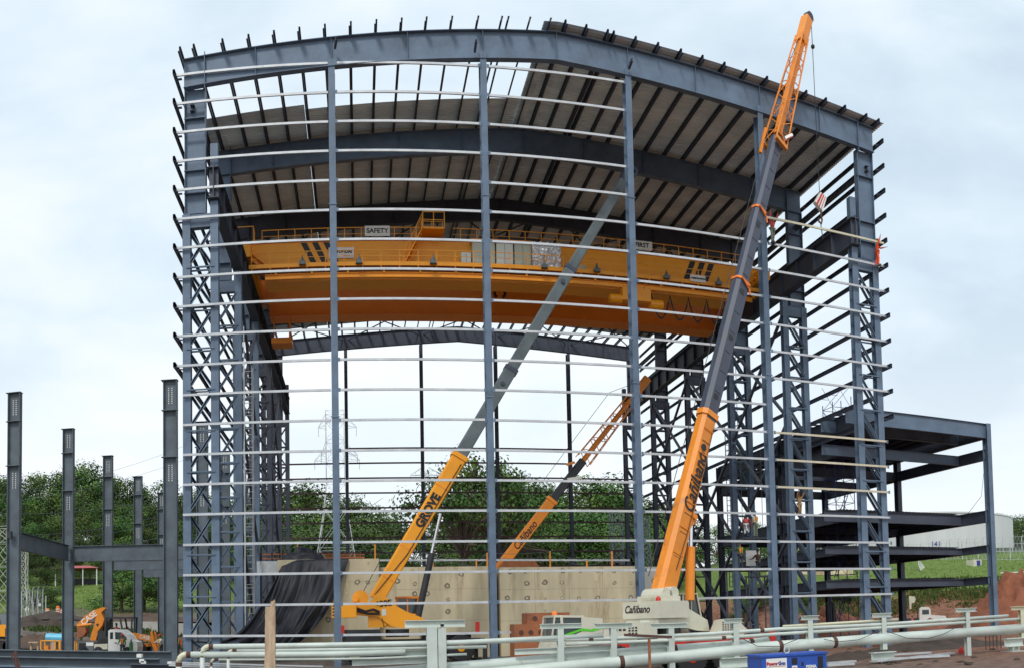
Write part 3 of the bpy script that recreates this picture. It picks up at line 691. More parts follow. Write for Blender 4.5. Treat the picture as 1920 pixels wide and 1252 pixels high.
# turret in local axes: s along hv, t along nv, z
SL = V((24.3, -7.2, 0))
def L3(s, t, z): return V((24.4, -7, 0))+hv*s*.66+nv*t+V((0, 0, z))
def lbox(c, s0, s1, t0, t1, z0, z1): return c.add([L3(s, t, z) for z in (z0, z1) for s, t in ((s0, t0), (s1, t0), (s1, t1), (s0, t1))], [(3, 2, 1, 0), (4, 5, 6, 7), (0, 1, 5, 4), (1, 2, 6, 5), (2, 3, 7, 6), (3, 0, 4, 7)])
c = MB()
for t in (.62, -.82):
    c.plate([L3(-2.3, t, 3.3), L3(-1.8, t, 3.34), L3(2.5, t, 2.1), L3(2.7, t, 1.55), L3(1.4, t, 1.6), L3(-2.3, t, 2.1)], nv*.2)
lbox(c, -.5, 2.4, -.6, .6, 2.1, 2.25); lbox(c, -2.2, .9, -.6, .6, 2.26, 3.0)
c.build('turret_frame', 'cream', rc)
q0 = lbox(MB(), -3.15, -.2, -1.25, 1.25, 2.25, 3.05); lbox(q0, -3.05, 0, -1.1, 1.1, 1.95, 2.24); cwb = q0.build('counterweight', 'cream', rc)
text('lettering', 'Cañibano', .50, L3(-3.15, -.25, 2.68), nv, (0, 0, 1), 'ink', cwb, off=.008, shear=.3, bold=.008, sx=.9)
q = L3(-3.05, .2, 2.09); MB().plate([q-nv*.3-V((0, 0, .08)), q+nv*.3-V((0, 0, .08)), q+nv*.3+V((0, 0, .08)), q-nv*.3+V((0, 0, .08))], -hv*.01).build('number_plate', 'sign_grey', cwb)
c = MB(); c.cyl(L3(-1.5, -.7, 3.3), L3(-1.5, .7, 3.3), .38, n=18); c.build('winch', 'cream', rc)
c = MB().cyl(L3(-.75, -.6, 3.45), L3(-.75, .7, 3.45), .3, n=16); lbox(c, -1.1, -.3, -.6, .8, 3.05, 3.3); c.build('winch_drum', 'cream', rc)
MB().lathe(L3(-2.7, .9, 3.05), [(.12, 0), (.12, .12), (.05, .22)]).build('beacon', 'red', cwb)
cb = MB(); z0, z1 = 1.9, 3.5
pf = [(1.2, z0), (3.1, z0), (3.3, z0+.4), (2.75, z1), (1.2, z1)]
cb.plate([L3(s+1.4, -.85, z) for s, z in [(1.2, z0), (3.25, z0), (3.25, z0+.35), (1.2, z0+.35)]], -nv*1.1)
cb.plate([L3(s+1.4, -.82, z) for s, z in [(1.15, z1-.08), (2.8, z1-.08), (2.8, z1), (1.15, z1)]], -nv*1.16)
for t in (-.88, -1.92):
    cb.bar(L3(2.62, t, z0), L3(2.62, t, z1), .08).bar(L3(4.6, t, z0+.3), L3(4.15, t, z1), .08).bar(L3(3.5, t, z0), L3(3.5, t, z1), .06)
cbo = cb.build('operator_cab', 'cream', rc)
MB().plate([L3(s+1.4, -.92, z) for s, z in [(1.26, z0+.3), (3.15, z0+.3), (2.72, z1-.08), (1.26, z1-.08)]], -nv*.95).build('cab_window', 'glass', cbo)
MB().bar(L3(3.3, .2, 1.3), L3(3.3, .9, 1.3), .5, .7, side=(0, 0, 1)).cyl(L3(3.3, .75, .95), L3(3.6, .85, 1.0), .16).build('front_bracket', 'cream', rc)
MB().cyl(V((24.0, -7.1, 1.5)), V((24.0, -7.1, 2.1)), .75, n=24).build('slew_ring', 'dark', rc)
# carrier along X
Yc = -7.4; G0 = -.5
X_ = lambda px, y=1190: atY(px, y, Yc-1.2).x
c = MB(); c.box((X_(1131), Yc-1.24, 1.35), (X_(1232), Yc+1.24, 2.08)).box((X_(1232)+.003, Yc-1.2, 1.2), (X_(1395), Yc+1.2, 1.5)); deck = c.build('carrier_body', 'cream', rc)
c = MB()
for r_ in range(3):
    for k in range(3): 
        x = X_(1178)+k*.16; c.box((x, Yc-1.262, 1.55+r_*.13), (x+.1, Yc-1.241, 1.62+r_*.13))
    x = X_(1152)+r_*.2; c.box((x, Yc-1.262, 1.86), (x+.13, Yc-1.241, 1.94)); c.box((x, Yc-1.262, 1.72), (x+.13, Yc-1.241, 1.8))
c.build('vent_slot', 'ink', deck)
# low driver cab
cb = MB(); xa, xb, xc = X_(1028), X_(1040), X_(1092)
cb.plate([(xa, Yc-1.25, .95), (X_(1130), Yc-1.25, 1.15), (X_(1130), Yc-1.25, 2.3), (xc, Yc-1.25, 2.4), (xc, Yc-1.25, 1.75), (X_(1062), Yc-1.25, 1.45), (xa+.15, Yc-1.25, 1.4)], (0, 2.5, 0))
cb.plate([(xb, Yc-1.22, 2.4), (xc+.1, Yc-1.22, 2.36), (xc+.1, Yc-1.22, 2.46), (xb, Yc-1.22, 2.5)], (0, 2.44, 0))
for y in (Yc-1.2, Yc+1.2): cb.bar((xa+.15, y, 1.4), (xb+.02, y, 2.45), .07).bar((X_(1055), y, 1.4), (X_(1053), y, 2.45), .12).bar((xc, y, 1.7), (xc, y, 2.4), .08)
dc = cb.build('driver_cab', 'cream', rc)
MB().plate([(xa+.25, Yc-1.15, 1.4), (xc, Yc-1.15, 1.7), (xc, Yc-1.15, 2.38), (xb+.05, Yc-1.15, 2.38)], (0, 2.3, 0)).build('cab_window', 'glass', dc)
MB().lathe((X_(1046), Yc-.6, 2.5), [(.13, 0), (.13, .1), (.06, .2)]).build('beacon', 'strap', dc)
gp = [(1055, 1193), (1090, 1180), (1110, 1181.5), (1131, 1175), (1175, 1173)]
c = MB()
for (a, b), (a2, b2) in zip(gp, gp[1:]):
    p, q = atY(a, b, Yc-1.265), atY(a2, b2, Yc-1.265); c.plate([p-V((0, 0, .07)), q-V((0, 0, .05)), q+V((0, 0, .05)), p+V((0, 0, .07))], (0, .012, 0))
c.build('green_stripe', 'green', rc)
c = MB(); c.box((X_(1090), Yc-1.15, .65), (X_(1420), Yc+1.15, 1.19)); c.build('red_chassis', 'red', rc)
for px in (1012, 1155, 1297, 1362):
    if px == 1012: px = 1085
    for s in (-1, 1): wheel((X_(px), Yc+s*1.05, .3), (0, s, 0), .76, .42, rc, 'red', 'rust' if 0 else 'black')
for px in (1100, 1408):
    x = X_(px); c = MB().box((x-.2, Yc-2.6, .4), (x+.2, Yc+2.6, .75))
    for s in (-1, 1): c.box((x-.14, Yc+s*2.6-.14, G0+.1), (x+.14, Yc+s*2.6+.14, 1.0)).cyl((x, Yc+s*2.6, G0), (x, Yc+s*2.6, G0+.1), .35, n=12)
    c.build('outrigger', 'red', rc)
c = MB().plate([(X_(1350), Yc-1.2, 1.5), (X_(1405), Yc-1.2, 1.5), (X_(1388), Yc-1.2, 1.95), (X_(1372), Yc-1.2, 2.12), (X_(1358), Yc-1.2, 2.08)], (0, 1.2, 0)); gr = c.build('rear_housing', 'cream', rc)
c = MB()
for i in range(6):
    for j in range(5): x = X_(1355)+i*.13; c.box((x, Yc-1.212, 1.58+j*.09), (x+.08, Yc-1.201, 1.63+j*.09))
c.build('grille_hole', 'ink', gr)
MB().bar(L3(1.2, 1.6, 1.15), L3(3.0, .9, 1.75), .18, .1).build('timber_prop', 'wood', rc)

# --- hook block, hoisted girt
c = MB(); nh = V((0, -1, 0)); q = HK
o = thing('hook_block', 'red and white striped crane hook block hanging in front of the upper right girts', 'hook block', tuple(HK))
pl = [q+V((-.42, 0, -.35)), q+V((0, 0, .35)), q+V((.42, 0, .05)), q+V((.1, 0, -.85))]
MB().plate([p-V((0, .15, 0)) for p in pl], (0, .3, 0)).build('cheek_plate', 'sign', o)
for k in range(3):
    a, b = pl[1].lerp(pl[2], .15+k*.3), pl[0].lerp(pl[3], .15+k*.3)
    st = MB().plate([a+V((0, -.165, 0)), a.lerp(pl[2], .22)+V((0, -.165, 0)), b.lerp(pl[3], .22)+V((0, -.165, 0)), b+V((0, -.165, 0))], (0, .012, 0)); st.build('red_stripe', 'red', o)
MB().tube([q+V((.06, 0, -.8)), q+V((.05, 0, -1.15)), q+V((.12, 0, -1.35)), q+V((.05, 0, -1.6)), q+V((-.12, 0, -1.5)), q+V((-.13, 0, -1.3))], .06, 8).build('hook', 'rust', o)
MB().tube([q+V((.0, 0, -1.55)), q+V((.12, 0, -2.55))], .03, 5).build('sling', 'dark', o)
a, b = atY(1436, 408, -.5), atY(1656, 457, -.5)
g = MB(); zgirt(g, a, b); g = g.build('hoisted_girt', 'pipe_old', None, org=V((b.x, b.y, b.z))); tag(g, 'long pale girt hanging from the crane hook, being set at the upper right corner', 'steel girt')

# --- far orange crane behind the concrete wall
YF = 22.
F_ = lambda px, py, Y=YF: atY(px, py, Y)
f0, f1 = F_(905, 1105), F_(1214, 709)
fc = thing('telescopic_crane', 'distant orange and black crane with lattice jib behind the concrete wall', 'mobile crane', (F_(900, 1100).x, YF, 0))
dd = (f1-f0).normalized(); nn = V((-dd.z, 0, dd.x)); LL = (f1-f0).length
fr = lambda px: (F_(px, 0).x-f0.x)/(f1.x-f0.x)
def fs(a, b, w_, h_, nm, m, par): c = MB(); boxsec(c, f0+dd*LL*a, f0+dd*LL*b, w_, h_, -nn, .12); return c.build(nm, m, par)
fb = fs(0, fr(1013), .62, .82, 'boom_base_section', 'orange', fc)
fs(fr(1013)-.005, fr(1015), .74, .98, 'boom_collar', 'orange', fb)
fs(fr(1013)-.01, fr(1072), .52, .66, 'boom_section', 'dark', fc)
text('lettering', 'Cañibano', .82, f0+dd*LL*fr(962)-V((0, .32, 0)), dd, nn, 'ink', fb, off=.01, shear=.3, bold=.01, sx=.85)
c = MB(); n = 11; a_, b_ = fr(1072), fr(1170)
def fj(t, u, v_): k = 1-.35*t; return f0+dd*LL*(a_+(b_-a_)*t)+nn*u*.62*k+V((0, v_*.5*k, 0))
for u, v_ in ((1, 1), (1, -1), (-1, 1), (-1, -1)):
    for i in range(n): c.bar(fj(i/n, u, v_), fj((i+1)/n, u, v_), .07)
for i in range(n):
    p, q = (i/n, (i+1)/n) if i % 2 else ((i+1)/n, i/n)
    for y in (-1, 1): c.bar(fj(p, 1, y), fj(q, -1, y), .05)
    for y in (-1, 1): c.bar(fj(p, y, 1), fj(q, y, -1), .04)
fj_ = c.build('lattice_jib', 'orange', fc)
fs(a_, b_, .25, .42, 'jib_spine', 'orange', fj_); fs(b_-.01, .93, .5, .62, 'jib_box', 'orange', fj_); fs(.93, 1., .5, .72, 'jib_tip_box', 'orange', fj_)
q = F_(1073, 893); MB().bar(q-dd*.6+nn*.2-V((0, .5, 0)), q+dd*.3-nn*.6-V((0, .5, 0)), .25, .1).build('hazard_board', 'sign', fj_)
MB().bar(q+dd*.3-V((0, .55, 0))+nn*1.0, q+dd*.9+nn*.6-V((0, .55, 0)), .2, .1).build('jib_foot', 'orange', fj_)
MB().tube([f0+nn*1.3, F_(1165, 755)+nn*1.3, f1], .02, 4).build('hoist_rope', 'dark', fc)
c = MB().box((f0.x-4, YF-1.3, 1.2), (f0.x+6, YF+1.3, 1.8)); c.build('carrier_body', 'orange', fc)
ta, tb = F_(936, 1060, YF-1.2).x, F_(1018, 1060, YF-1.2).x; tz = F_(975, 1049, YF-1.2).z
MB().box((ta+.5, YF-1.1, 1.82), (tb-1.4, YF+1.1, 3.2)).build('turret_frame', 'orange', fc)
MB().plate([(ta, YF-1.2, 3.2), (tb, YF-1.2, 3.2), (tb-.3, YF-1.2, tz-.5), (tb-.7, YF-1.2, tz), (ta+.5, YF-1.2, tz), (ta+.1, YF-1.2, tz-.5)], (0, .9, 0)).build('turret_housing', 'rust_plate', fc)
for k in range(4):
    for s in (-1, 1): wheel((f0.x-3.4+k*2.8, YF+s*1.15, .65), (0, s, 0), .65, .4, fc, 'orange')
# ------------------------------------------------------------------ terrain
def ss(a, b, x): t = max(0., min(1., (x-a)/(b-a))); return t*t*(3-2*t)
def lerp_pts(pts, x):
    if x <= pts[0][0]: return pts[0][1]
    for (a, u), (b, v) in zip(pts, pts[1:]):
        if x <= b: return u+(v-u)*(x-a)/(b-a)
    return pts[-1][1]
PL = [(0, 0), (84, 0), (90, 1.6), (104, 2.2), (138, 4.6), (143, 5.2), (166, 10.3), (180, 11), (215, 17), (250, 25), (330, 34), (600, 40)]
PC = [(0, 0), (100, 0), (130, 2.5), (165, 6), (220, 11), (300, 17), (600, 25)]
PR = [(0, 0), (112, 0), (124, 4.0), (132, 5.5), (163, 11.5), (200, 15), (250, 18.8), (400, 20), (600, 22)]
def H(x, y):
    dx, dy = x-CX, y+CD; d = math.hypot(dx, dy); b = math.atan2(dx, dy)
    l, c, r = lerp_pts(PL, d), lerp_pts(PC, d), lerp_pts(PR, d)
    t = ss(-.20, -.02, b); u = ss(.30, .44, b)
    h = l*(1-t)+c*t; h = h*(1-u)+r*u
    n = noise.noise(V((x*.05, y*.05, 0)))*.8*ss(95, 150, d) + noise.noise(V((x*.35, y*.35, 5)))*.10
    h += n
    h -= .62*math.exp(-(((x-24)/9)**2)**2-(((y+8)/4.5)**2)**2)
    return h
def gmat():
    m = bpy.data.materials.new('site_ground'); m.use_nodes = True; t = m.node_tree; t.nodes.clear(); n = t.nodes.new; l = t.links.new
    out = n('ShaderNodeOutputMaterial'); b = n('ShaderNodeBsdfPrincipled'); l(b.outputs[0], out.inputs[0]); b.inputs['Roughness'].default_value = .95
    c = n('ShaderNodeTexCoord'); sp = n('ShaderNodeSeparateXYZ'); l(c.outputs['Object'], sp.inputs[0])
    a = n('ShaderNodeTexNoise'); a.inputs['Scale'].default_value = .12; a.inputs['Detail'].default_value = 10; a.inputs['Roughness'].default_value = .65; l(c.outputs['Object'], a.inputs['Vector'])
    f = n('ShaderNodeTexNoise'); f.inputs['Scale'].default_value = 1.6; f.inputs['Detail'].default_value = 8; f.inputs['Roughness'].default_value = .7; l(c.outputs['Object'], f.inputs['Vector'])
    def ramp(src, els):
        r = n('ShaderNodeValToRGB'); e_ = r.color_ramp.elements
        e_[0].position, e_[0].color = els[0][0], (*els[0][1], 1); e_[1].position, e_[1].color = els[-1][0], (*els[-1][1], 1)
        for p_, c_ in els[1:-1]: q = e_.new(p_); q.color = (*c_, 1)
        l(src, r.inputs[0]); return r.outputs[0]
    mud = ramp(f.outputs[0], [(.30, (.04, .034, .029)), (.5, (.12, .096, .08)), (.72, (.24, .20, .165))])
    redm = ramp(f.outputs[0], [(.30, (.09, .035, .02)), (.5, (.20, .085, .045)), (.72, (.33, .17, .10))])
    grs = ramp(f.outputs[0], [(.28, (.035, .06, .010)), (.5, (.10, .165, .018)), (.75, (.22, .27, .045))])
    dk = ramp(f.outputs[0], [(.3, (.012, .02, .006)), (.7, (.035, .055, .015))])
    def mix(fac, x, y): q = n('ShaderNodeMix'); q.data_type = 'RGBA'; l(fac, q.inputs['Factor']); l(x, q.inputs['A']); l(y, q.inputs['B']); return q.outputs['Result']
    def math_(op, x, y=None, v=None):
        q = n('ShaderNodeMath'); q.operation = op; l(x, q.inputs[0])
        if y is not None: l(y, q.inputs[1])
        if v is not None: q.inputs[1].default_value = v
        return q.outputs[0]
    def rng(x, a0, a1): q = n('ShaderNodeMapRange'); q.inputs['From Min'].default_value = a0; q.inputs['From Max'].default_value = a1; l(x, q.inputs[0]); return q.outputs[0]
    xr = rng(sp.outputs['X'], 25, 42)                       # red laterite soil on the right side of the site
    base = mix(xr, mud, redm)
    zz = math_('ADD', sp.outputs['Z'], math_('MULTIPLY', a.outputs[0], None, 5.0))
    g1_ = rng(zz, 6.4, 7.6)
    base = mix(g1_, base, grs)
    base = mix(rng(zz, 15.5, 18), base, dk)
    l(base, b.inputs['Base Color'])
    bp = n('ShaderNodeBump'); bp.inputs['Strength'].default_value = .7; bp.inputs['Distance'].default_value = .25; l(f.outputs[0], bp.inputs['Height']); l(bp.outputs[0], b.inputs['Normal'])
    return m
M['ground'] = gmat()
def terrain():
    vs, fs = [], []; nb = 150; ds = [2, 6, 10, 14, 18, 21, 24, 27, 30, 33, 36, 39, 42, 45, 48, 51, 54, 58, 62, 66, 70, 75, 80, 84, 87, 90, 94, 99, 104, 110, 114, 118, 122, 126, 130, 135, 140, 145, 150, 156, 163, 170, 178, 186, 195, 205, 216, 228, 242, 260, 285, 320, 370, 450, 600, 1200, 2500]
    b0_, b1_ = -1.25, 1.45
    for d in ds:
        for i in range(nb+1):
            b = b0_+(b1_-b0_)*i/nb; x, y = CX+d*math.sin(b), -CD+d*math.cos(b); vs.append((x, y, H(x, y)))
    for j in range(len(ds)-1):
        for i in range(nb): k = j*(nb+1)+i; fs.append((k, k+1, k+nb+2, k+nb+1))
    # a disc behind the camera closes the ground
    c = MB().add(vs, fs)
    k = len(c.v); 
    back = [(CX+2500*math.sin(b1_+t*(2*math.pi-2.7)/10), -CD+2500*math.cos(b1_+t*(2*math.pi-2.7)/10), -1.) for t in range(11)]
    c.add([(CX, -CD, -.05)]+back, [(0, i+2, i+1)[::-1] for i in range(10)])
    return c.build('ground', 'ground', None, smooth=True)
tag(terrain(), kind='structure')

# ------------------------------------------------------------------ trees
def leafmat(nm, c0, c1, c2):
    m = bpy.data.materials.new(nm); m.use_nodes = True; t = m.node_tree; b = t.nodes['Principled BSDF']; n = t.nodes.new; l = t.links.new
    c = n('ShaderNodeTexCoord'); oi = n('ShaderNodeObjectInfo'); a = n('ShaderNodeTexNoise'); a.noise_dimensions = '4D'; a.inputs['Scale'].default_value = 5; a.inputs['Detail'].default_value = 5
    l(c.outputs['Object'], a.inputs['Vector']); q = n('ShaderNodeMath'); q.operation = 'MULTIPLY'; q.inputs[1].default_value = 20; l(oi.outputs['Random'], q.inputs[0]); l(q.outputs[0], a.inputs['W'])
    r = n('ShaderNodeValToRGB'); e_ = r.color_ramp.elements; e_[0].position = .32; e_[1].position = .70; e_[0].color = (*c0, 1); e_[1].color = (*c2, 1); x = e_.new(.5); x.color = (*c1, 1); l(a.outputs[0], r.inputs[0])
    h = n('ShaderNodeHueSaturation'); mr_ = n('ShaderNodeMapRange'); mr_.inputs['To Min'].default_value = .65; mr_.inputs['To Max'].default_value = 1.4; l(oi.outputs['Random'], mr_.inputs[0]); l(mr_.outputs[0], h.inputs['Value'])
    m2 = n('ShaderNodeMapRange'); m2.inputs['To Min'].default_value = .475; m2.inputs['To Max'].default_value = .515; l(oi.outputs['Random'], m2.inputs[0]); l(m2.outputs[0], h.inputs['Hue'])
    l(r.outputs[0], h.inputs['Color']); l(h.outputs[0], b.inputs['Base Color']); b.inputs['Roughness'].default_value = .6; b.inputs['Specular IOR Level'].default_value = .25
    return m
M['leaf'] = leafmat('tree_leaves', (.020, .046, .012), (.050, .108, .020), (.14, .215, .038))
M['bark'] = mat('bark', (.11, .085, .06), .9, 0, .3, 3, .3)
def tree_mesh(seed, spread=.42, leaves=5200, ls=.027, trunk_h=.32, lob=15, airy=0.):
    r = random.Random(seed); tv = MB(); lv = MB()
    tv.cyl((0, 0, -.06), (0, 0, trunk_h), .026, .017, 7)
    lobes = []
    for i in range(lob):
        a = i*2.4+r.random(); rr = spread*(.15+.75*math.sqrt(r.random())); z = (.17+.67*r.random()**.9) if not airy else .30+.55*r.random()**.8
        rr *= (1.05-.9*max(0, z-.62)/.4); s_ = .13+.10*r.random()
        if airy: s_ *= .75
        p = V((rr*math.cos(a), rr*math.sin(a), z)); lobes.append((p, s_))
        m1 = V((p.x*.35, p.y*.35, trunk_h+(p.z-trunk_h)*.35)); tv.cyl((0, 0, trunk_h*.8), m1, .014, .010, 5); tv.cyl(m1, p, .010, .003, 5)
        for k in range(3):
            q = p+V((r.gauss(0, 1), r.gauss(0, 1), r.gauss(0, .6)))*s_*.6; tv.cyl(m1.lerp(p, .6), q, .005, .0015, 4)
    lobes.append((V((0, 0, .82)), .16))
    tot = sum(s**2 for _, s in lobes)
    for p, s_ in lobes:
        for k in range(int(leaves*s_*s_/tot)):
            d = V((r.gauss(0, 1), r.gauss(0, 1), r.gauss(0, 1))).normalized(); q = r.random()**(.38 if not airy else .6)
            c = p+V((d.x, d.y, d.z*.72))*s_*q*(1+.25*noise.noise(d*2.2+p*9))
            nrm_ = (d+V((r.gauss(0, .5), r.gauss(0, .5), .5+r.gauss(0, .5)))).normalized()
            x = nrm_.orthogonal().normalized(); x = (Matrix.Rotation(r.random()*6.28, 3, nrm_) @ x); y = nrm_.cross(x); L = ls*(.6+.8*r.random())
            lv.add([c-x*L*.5, c+y*L*.32, c+x*L*.5, c-y*L*.32], [(0, 1, 2, 3)])
    return tv, lv
protos = []
for k in range(6):
    tv, lv = tree_mesh(20+k, spread=(.36, .42, .48, .40, .45, .38)[k])
    tn = V((0, 0, 0)); a = tv.build('trunk', 'bark', None, org=tn); b = lv.build('crown', 'leaf', None, org=tn); protos.append((a.data, b.data)); bpy.data.objects.remove(a); bpy.data.objects.remove(b)
tv, lv = tree_mesh(77, spread=.50, leaves=4200, ls=.026, trunk_h=.42, lob=22, airy=1.); a = tv.build('trunk', 'bark', None, org=V((0, 0, 0))); b = lv.build('crown', 'leaf', None, org=V((0, 0, 0))); airy = (a.data, b.data); bpy.data.objects.remove(a); bpy.data.objects.remove(b)
rt_ = random.Random(5)
def tree(px, ytop, D, label, group, pr=None, wide=1., nm='broadleaf_tree', dz=0):
    g = atD(px, 1170, D); z0 = H(g.x, g.y)+dz; tp_ = atD(px, ytop, D).z; h = max(3., tp_-z0)/.925
    if pr is None: pr = protos[rt_.randrange(6)]
    o = thing(nm, label, 'tree', (g.x, g.y, z0-.1), group); o.rotation_euler.z = rt_.random()*6.28; w_ = h*wide*(.95+.25*rt_.random()); o.scale = (w_, w_, h)
    for n_, d_ in (('trunk', pr[0]), ('crown', pr[1])):
        c = bpy.data.objects.new(n_, d_); COL.objects.link(c); c.parent = o
    return o
sky_l = [(-30, 880), (0, 890), (40, 905), (85, 888), (110, 879), (150, 872), (190, 886), (230, 892), (270, 900), (310, 907), (350, 925), (400, 940), (450, 930), (500, 915), (545, 912), (600, 906), (640, 922), (680, 935), (715, 952), (740, 975), (765, 1005), (800, 1022), (840, 1010), (870, 930), (905, 905), (940, 893), (985, 903), (1040, 908), (1100, 902), (1150, 912), (1200, 925), (1260, 945), (1310, 965), (1400, 1000)]
ORD = 'first second third fourth fifth sixth seventh eighth ninth tenth eleventh twelfth thirteenth fourteenth fifteenth sixteenth seventeenth eighteenth'.split()
def rowx(x0, x1, step, D, drop, label, group, wide=1.):
    x = x0; k_ = 0
    while x < x1:
        xx = x+rt_.uniform(-.3, .3)*step; y = lerp_pts(sky_l, xx)+drop+rt_.uniform(-16, 12)
        if y < 1075: tree(xx, y, D+rt_.uniform(-8, 8), ORD[k_]+' from the left: '+label, group, wide=wide); k_ += 1
        x += step
GL = 'trees covering the hill on the left'; GCt = 'trees on the rise behind the frame'; GR_ = 'trees right of the gap in the ridge'
rowx(-25, 345, 29, 262, 0, 'tree on the left hill skyline behind the grey columns', GL, .9)
rowx(-10, 345, 33, 236, 40, 'bushy tree halfway up the left hill', GL, .9)
rowx(-20, 345, 36, 212, 85, 'tree low on the left hill', GL, .9)
rowx(-10, 345, 30, 184, 125, 'dark tree at the foot of the left hill', GL, .95)
rowx(350, 775, 32, 225, 0, 'skyline tree seen through the left half of the frame', GCt, .9)
rowx(355, 790, 36, 195, 42, 'lower row tree, left half of the frame', GCt, .95)
rowx(520, 830, 40, 165, 82, 'shaded tree above the concrete, left of yellow boom', GCt, 1.1)
rowx(850, 1320, 34, 225, 2, 'skyline tree seen through the right half of the frame', GR_, .9)
rowx(870, 1300, 36, 195, 38, 'lower row tree, right half of the frame', GR_, .95)
rowx(860, 1250, 42, 165, 76, 'shaded tree above the concrete, right of yellow boom', GR_, 1.1)
rowx(-5, 150, 42, 172, 165, 'low dark tree above the grass bank', GL, 1.1)
rowx(540, 800, 30, 180, 62, 'middle row tree, left half of the frame', GCt, 1.1)
rowx(850, 1290, 30, 180, 58, 'middle row tree, right half of the frame', GR_, 1.1)
tree(872, 832, 128, 'tall airy tree with spreading branches beside the yellow boom end', None, airy, .62, 'spreading_tree')
tree(938, 850, 131, 'tall thin-leaved tree just right of the third front column', None, airy, .6, 'spreading_tree')
tree(228, 1062, 137, 'round bushy tree on the grass bank behind the second beam', None, protos[2], 1.5)
tree(270, 1052, 138, 'round dark tree on the grass bank between two grey columns', None, protos[1], 1.3)
tree(312, 1060, 139, 'bushy tree on the bank left of the lattice column', None, protos[4], 1.4)
tree(68, 1092, 143, 'small dark spreading tree at the foot of the grass slope', None, protos[2], 1.9)
tree(98, 1100, 141, 'small dark tree with pale trunk at the foot of the grass slope', None, protos[0], 1.7)
tree(-12, 1020, 150, 'dark tree at the left edge above the red container', None, protos[3], 1.3)
for k_, (px, y, D) in enumerate(((1878, 966, 330), (1900, 963, 345), (1920, 962, 320), (1940, 965, 330), (1905, 985, 300))):
    tree(px, y, D, ORD[k_]+' dark tree beyond the white tank at the right edge', 'trees beyond the tank', None, .9)
for k_, (px, y, D) in enumerate(((1450, 985, 330), (1480, 990, 340), (1512, 992, 335), (1545, 985, 345), (1575, 990, 340), (1605, 995, 335), (1640, 1000, 340), (1420, 975, 300), (1390, 990, 320), (1350, 985, 310))):
    tree(px, y, D, ORD[k_]+' distant tree above the red roof behind the annexe', 'far trees behind the annexe', None, 1.0)
for k_, (px, y, D) in enumerate(((1395, 1128, 118), (1430, 1120, 121), (1500, 1118, 122), (1560, 1112, 124), (1600, 1105, 123))):
    tree(px, y, D, ORD[k_]+' low shrub from the left on the red bank', 'shrubs on the bank', None, 1.4, 'shrub')

# ------------------------------------------------------------------ bare columns on the left
lf = thing('column_row_frame', 'bare grey steel columns left of the tall hall, some tied by beams', 'steel frame', (-9.9, 0, 0))
def ucol(x, y, zt, name='column', m='steel_weathered', rt__=None):
    c = MB().ibeam((x, y, 0), (x, y, zt), .76, .42, .035, side=(1, 0, 0)); c.box((x-.5, y-.23, zt), (x+.42, y+.23, zt+.03))
    o = c.build(name, m, lf)
    for z in (zt-1.7, zt-4.3): MB().box((x-.47, y-.26, z), (x+.44, y-.02, z+.035)).build('stiffener', m, o)
    k = MB()
    for z in (zt-.45, zt-4.75):
        for i in range(8):
            for dx in (0, .18): k.box((x-.12+dx, y-.023, z-.12*i), (x-.07+dx, y-.017, z-.12*i+.06))
    k.build('bolt_hole', 'sign', o)
    return o
XA, XB_ = -9.9, -.66
for i in range(5): ucol(XA-.07*i, i*10., 15.8)
for i in range(4): ucol(XB_, i*10., 15.75 if i else 15.8)
def fbeam(p, q, d=1.05, wd=.3): MB().ibeam(p, q, d, wd, .03, side=(0, 0, 1)).build('beam', 'steel_weathered', lf)
z = atY(135, 1037, 10).z; fbeam((XA, .25, z), (XA, 9.8, z)); 
fbeam((XA+.35, 10, z-.05), (XB_-.35, 10, z-.05)); fbeam((XA+.35, 20, z-.1), (XB_-.35, 20, z-.1), .9); fbeam((XA+.3, 30, z-.1), (XB_-.35, 30, z-.1), .9)
MB().box((XA-.25, -.45, z+.05), (XA+.0, -.22, z+.45)).build('beam_bracket', 'dark', lf)

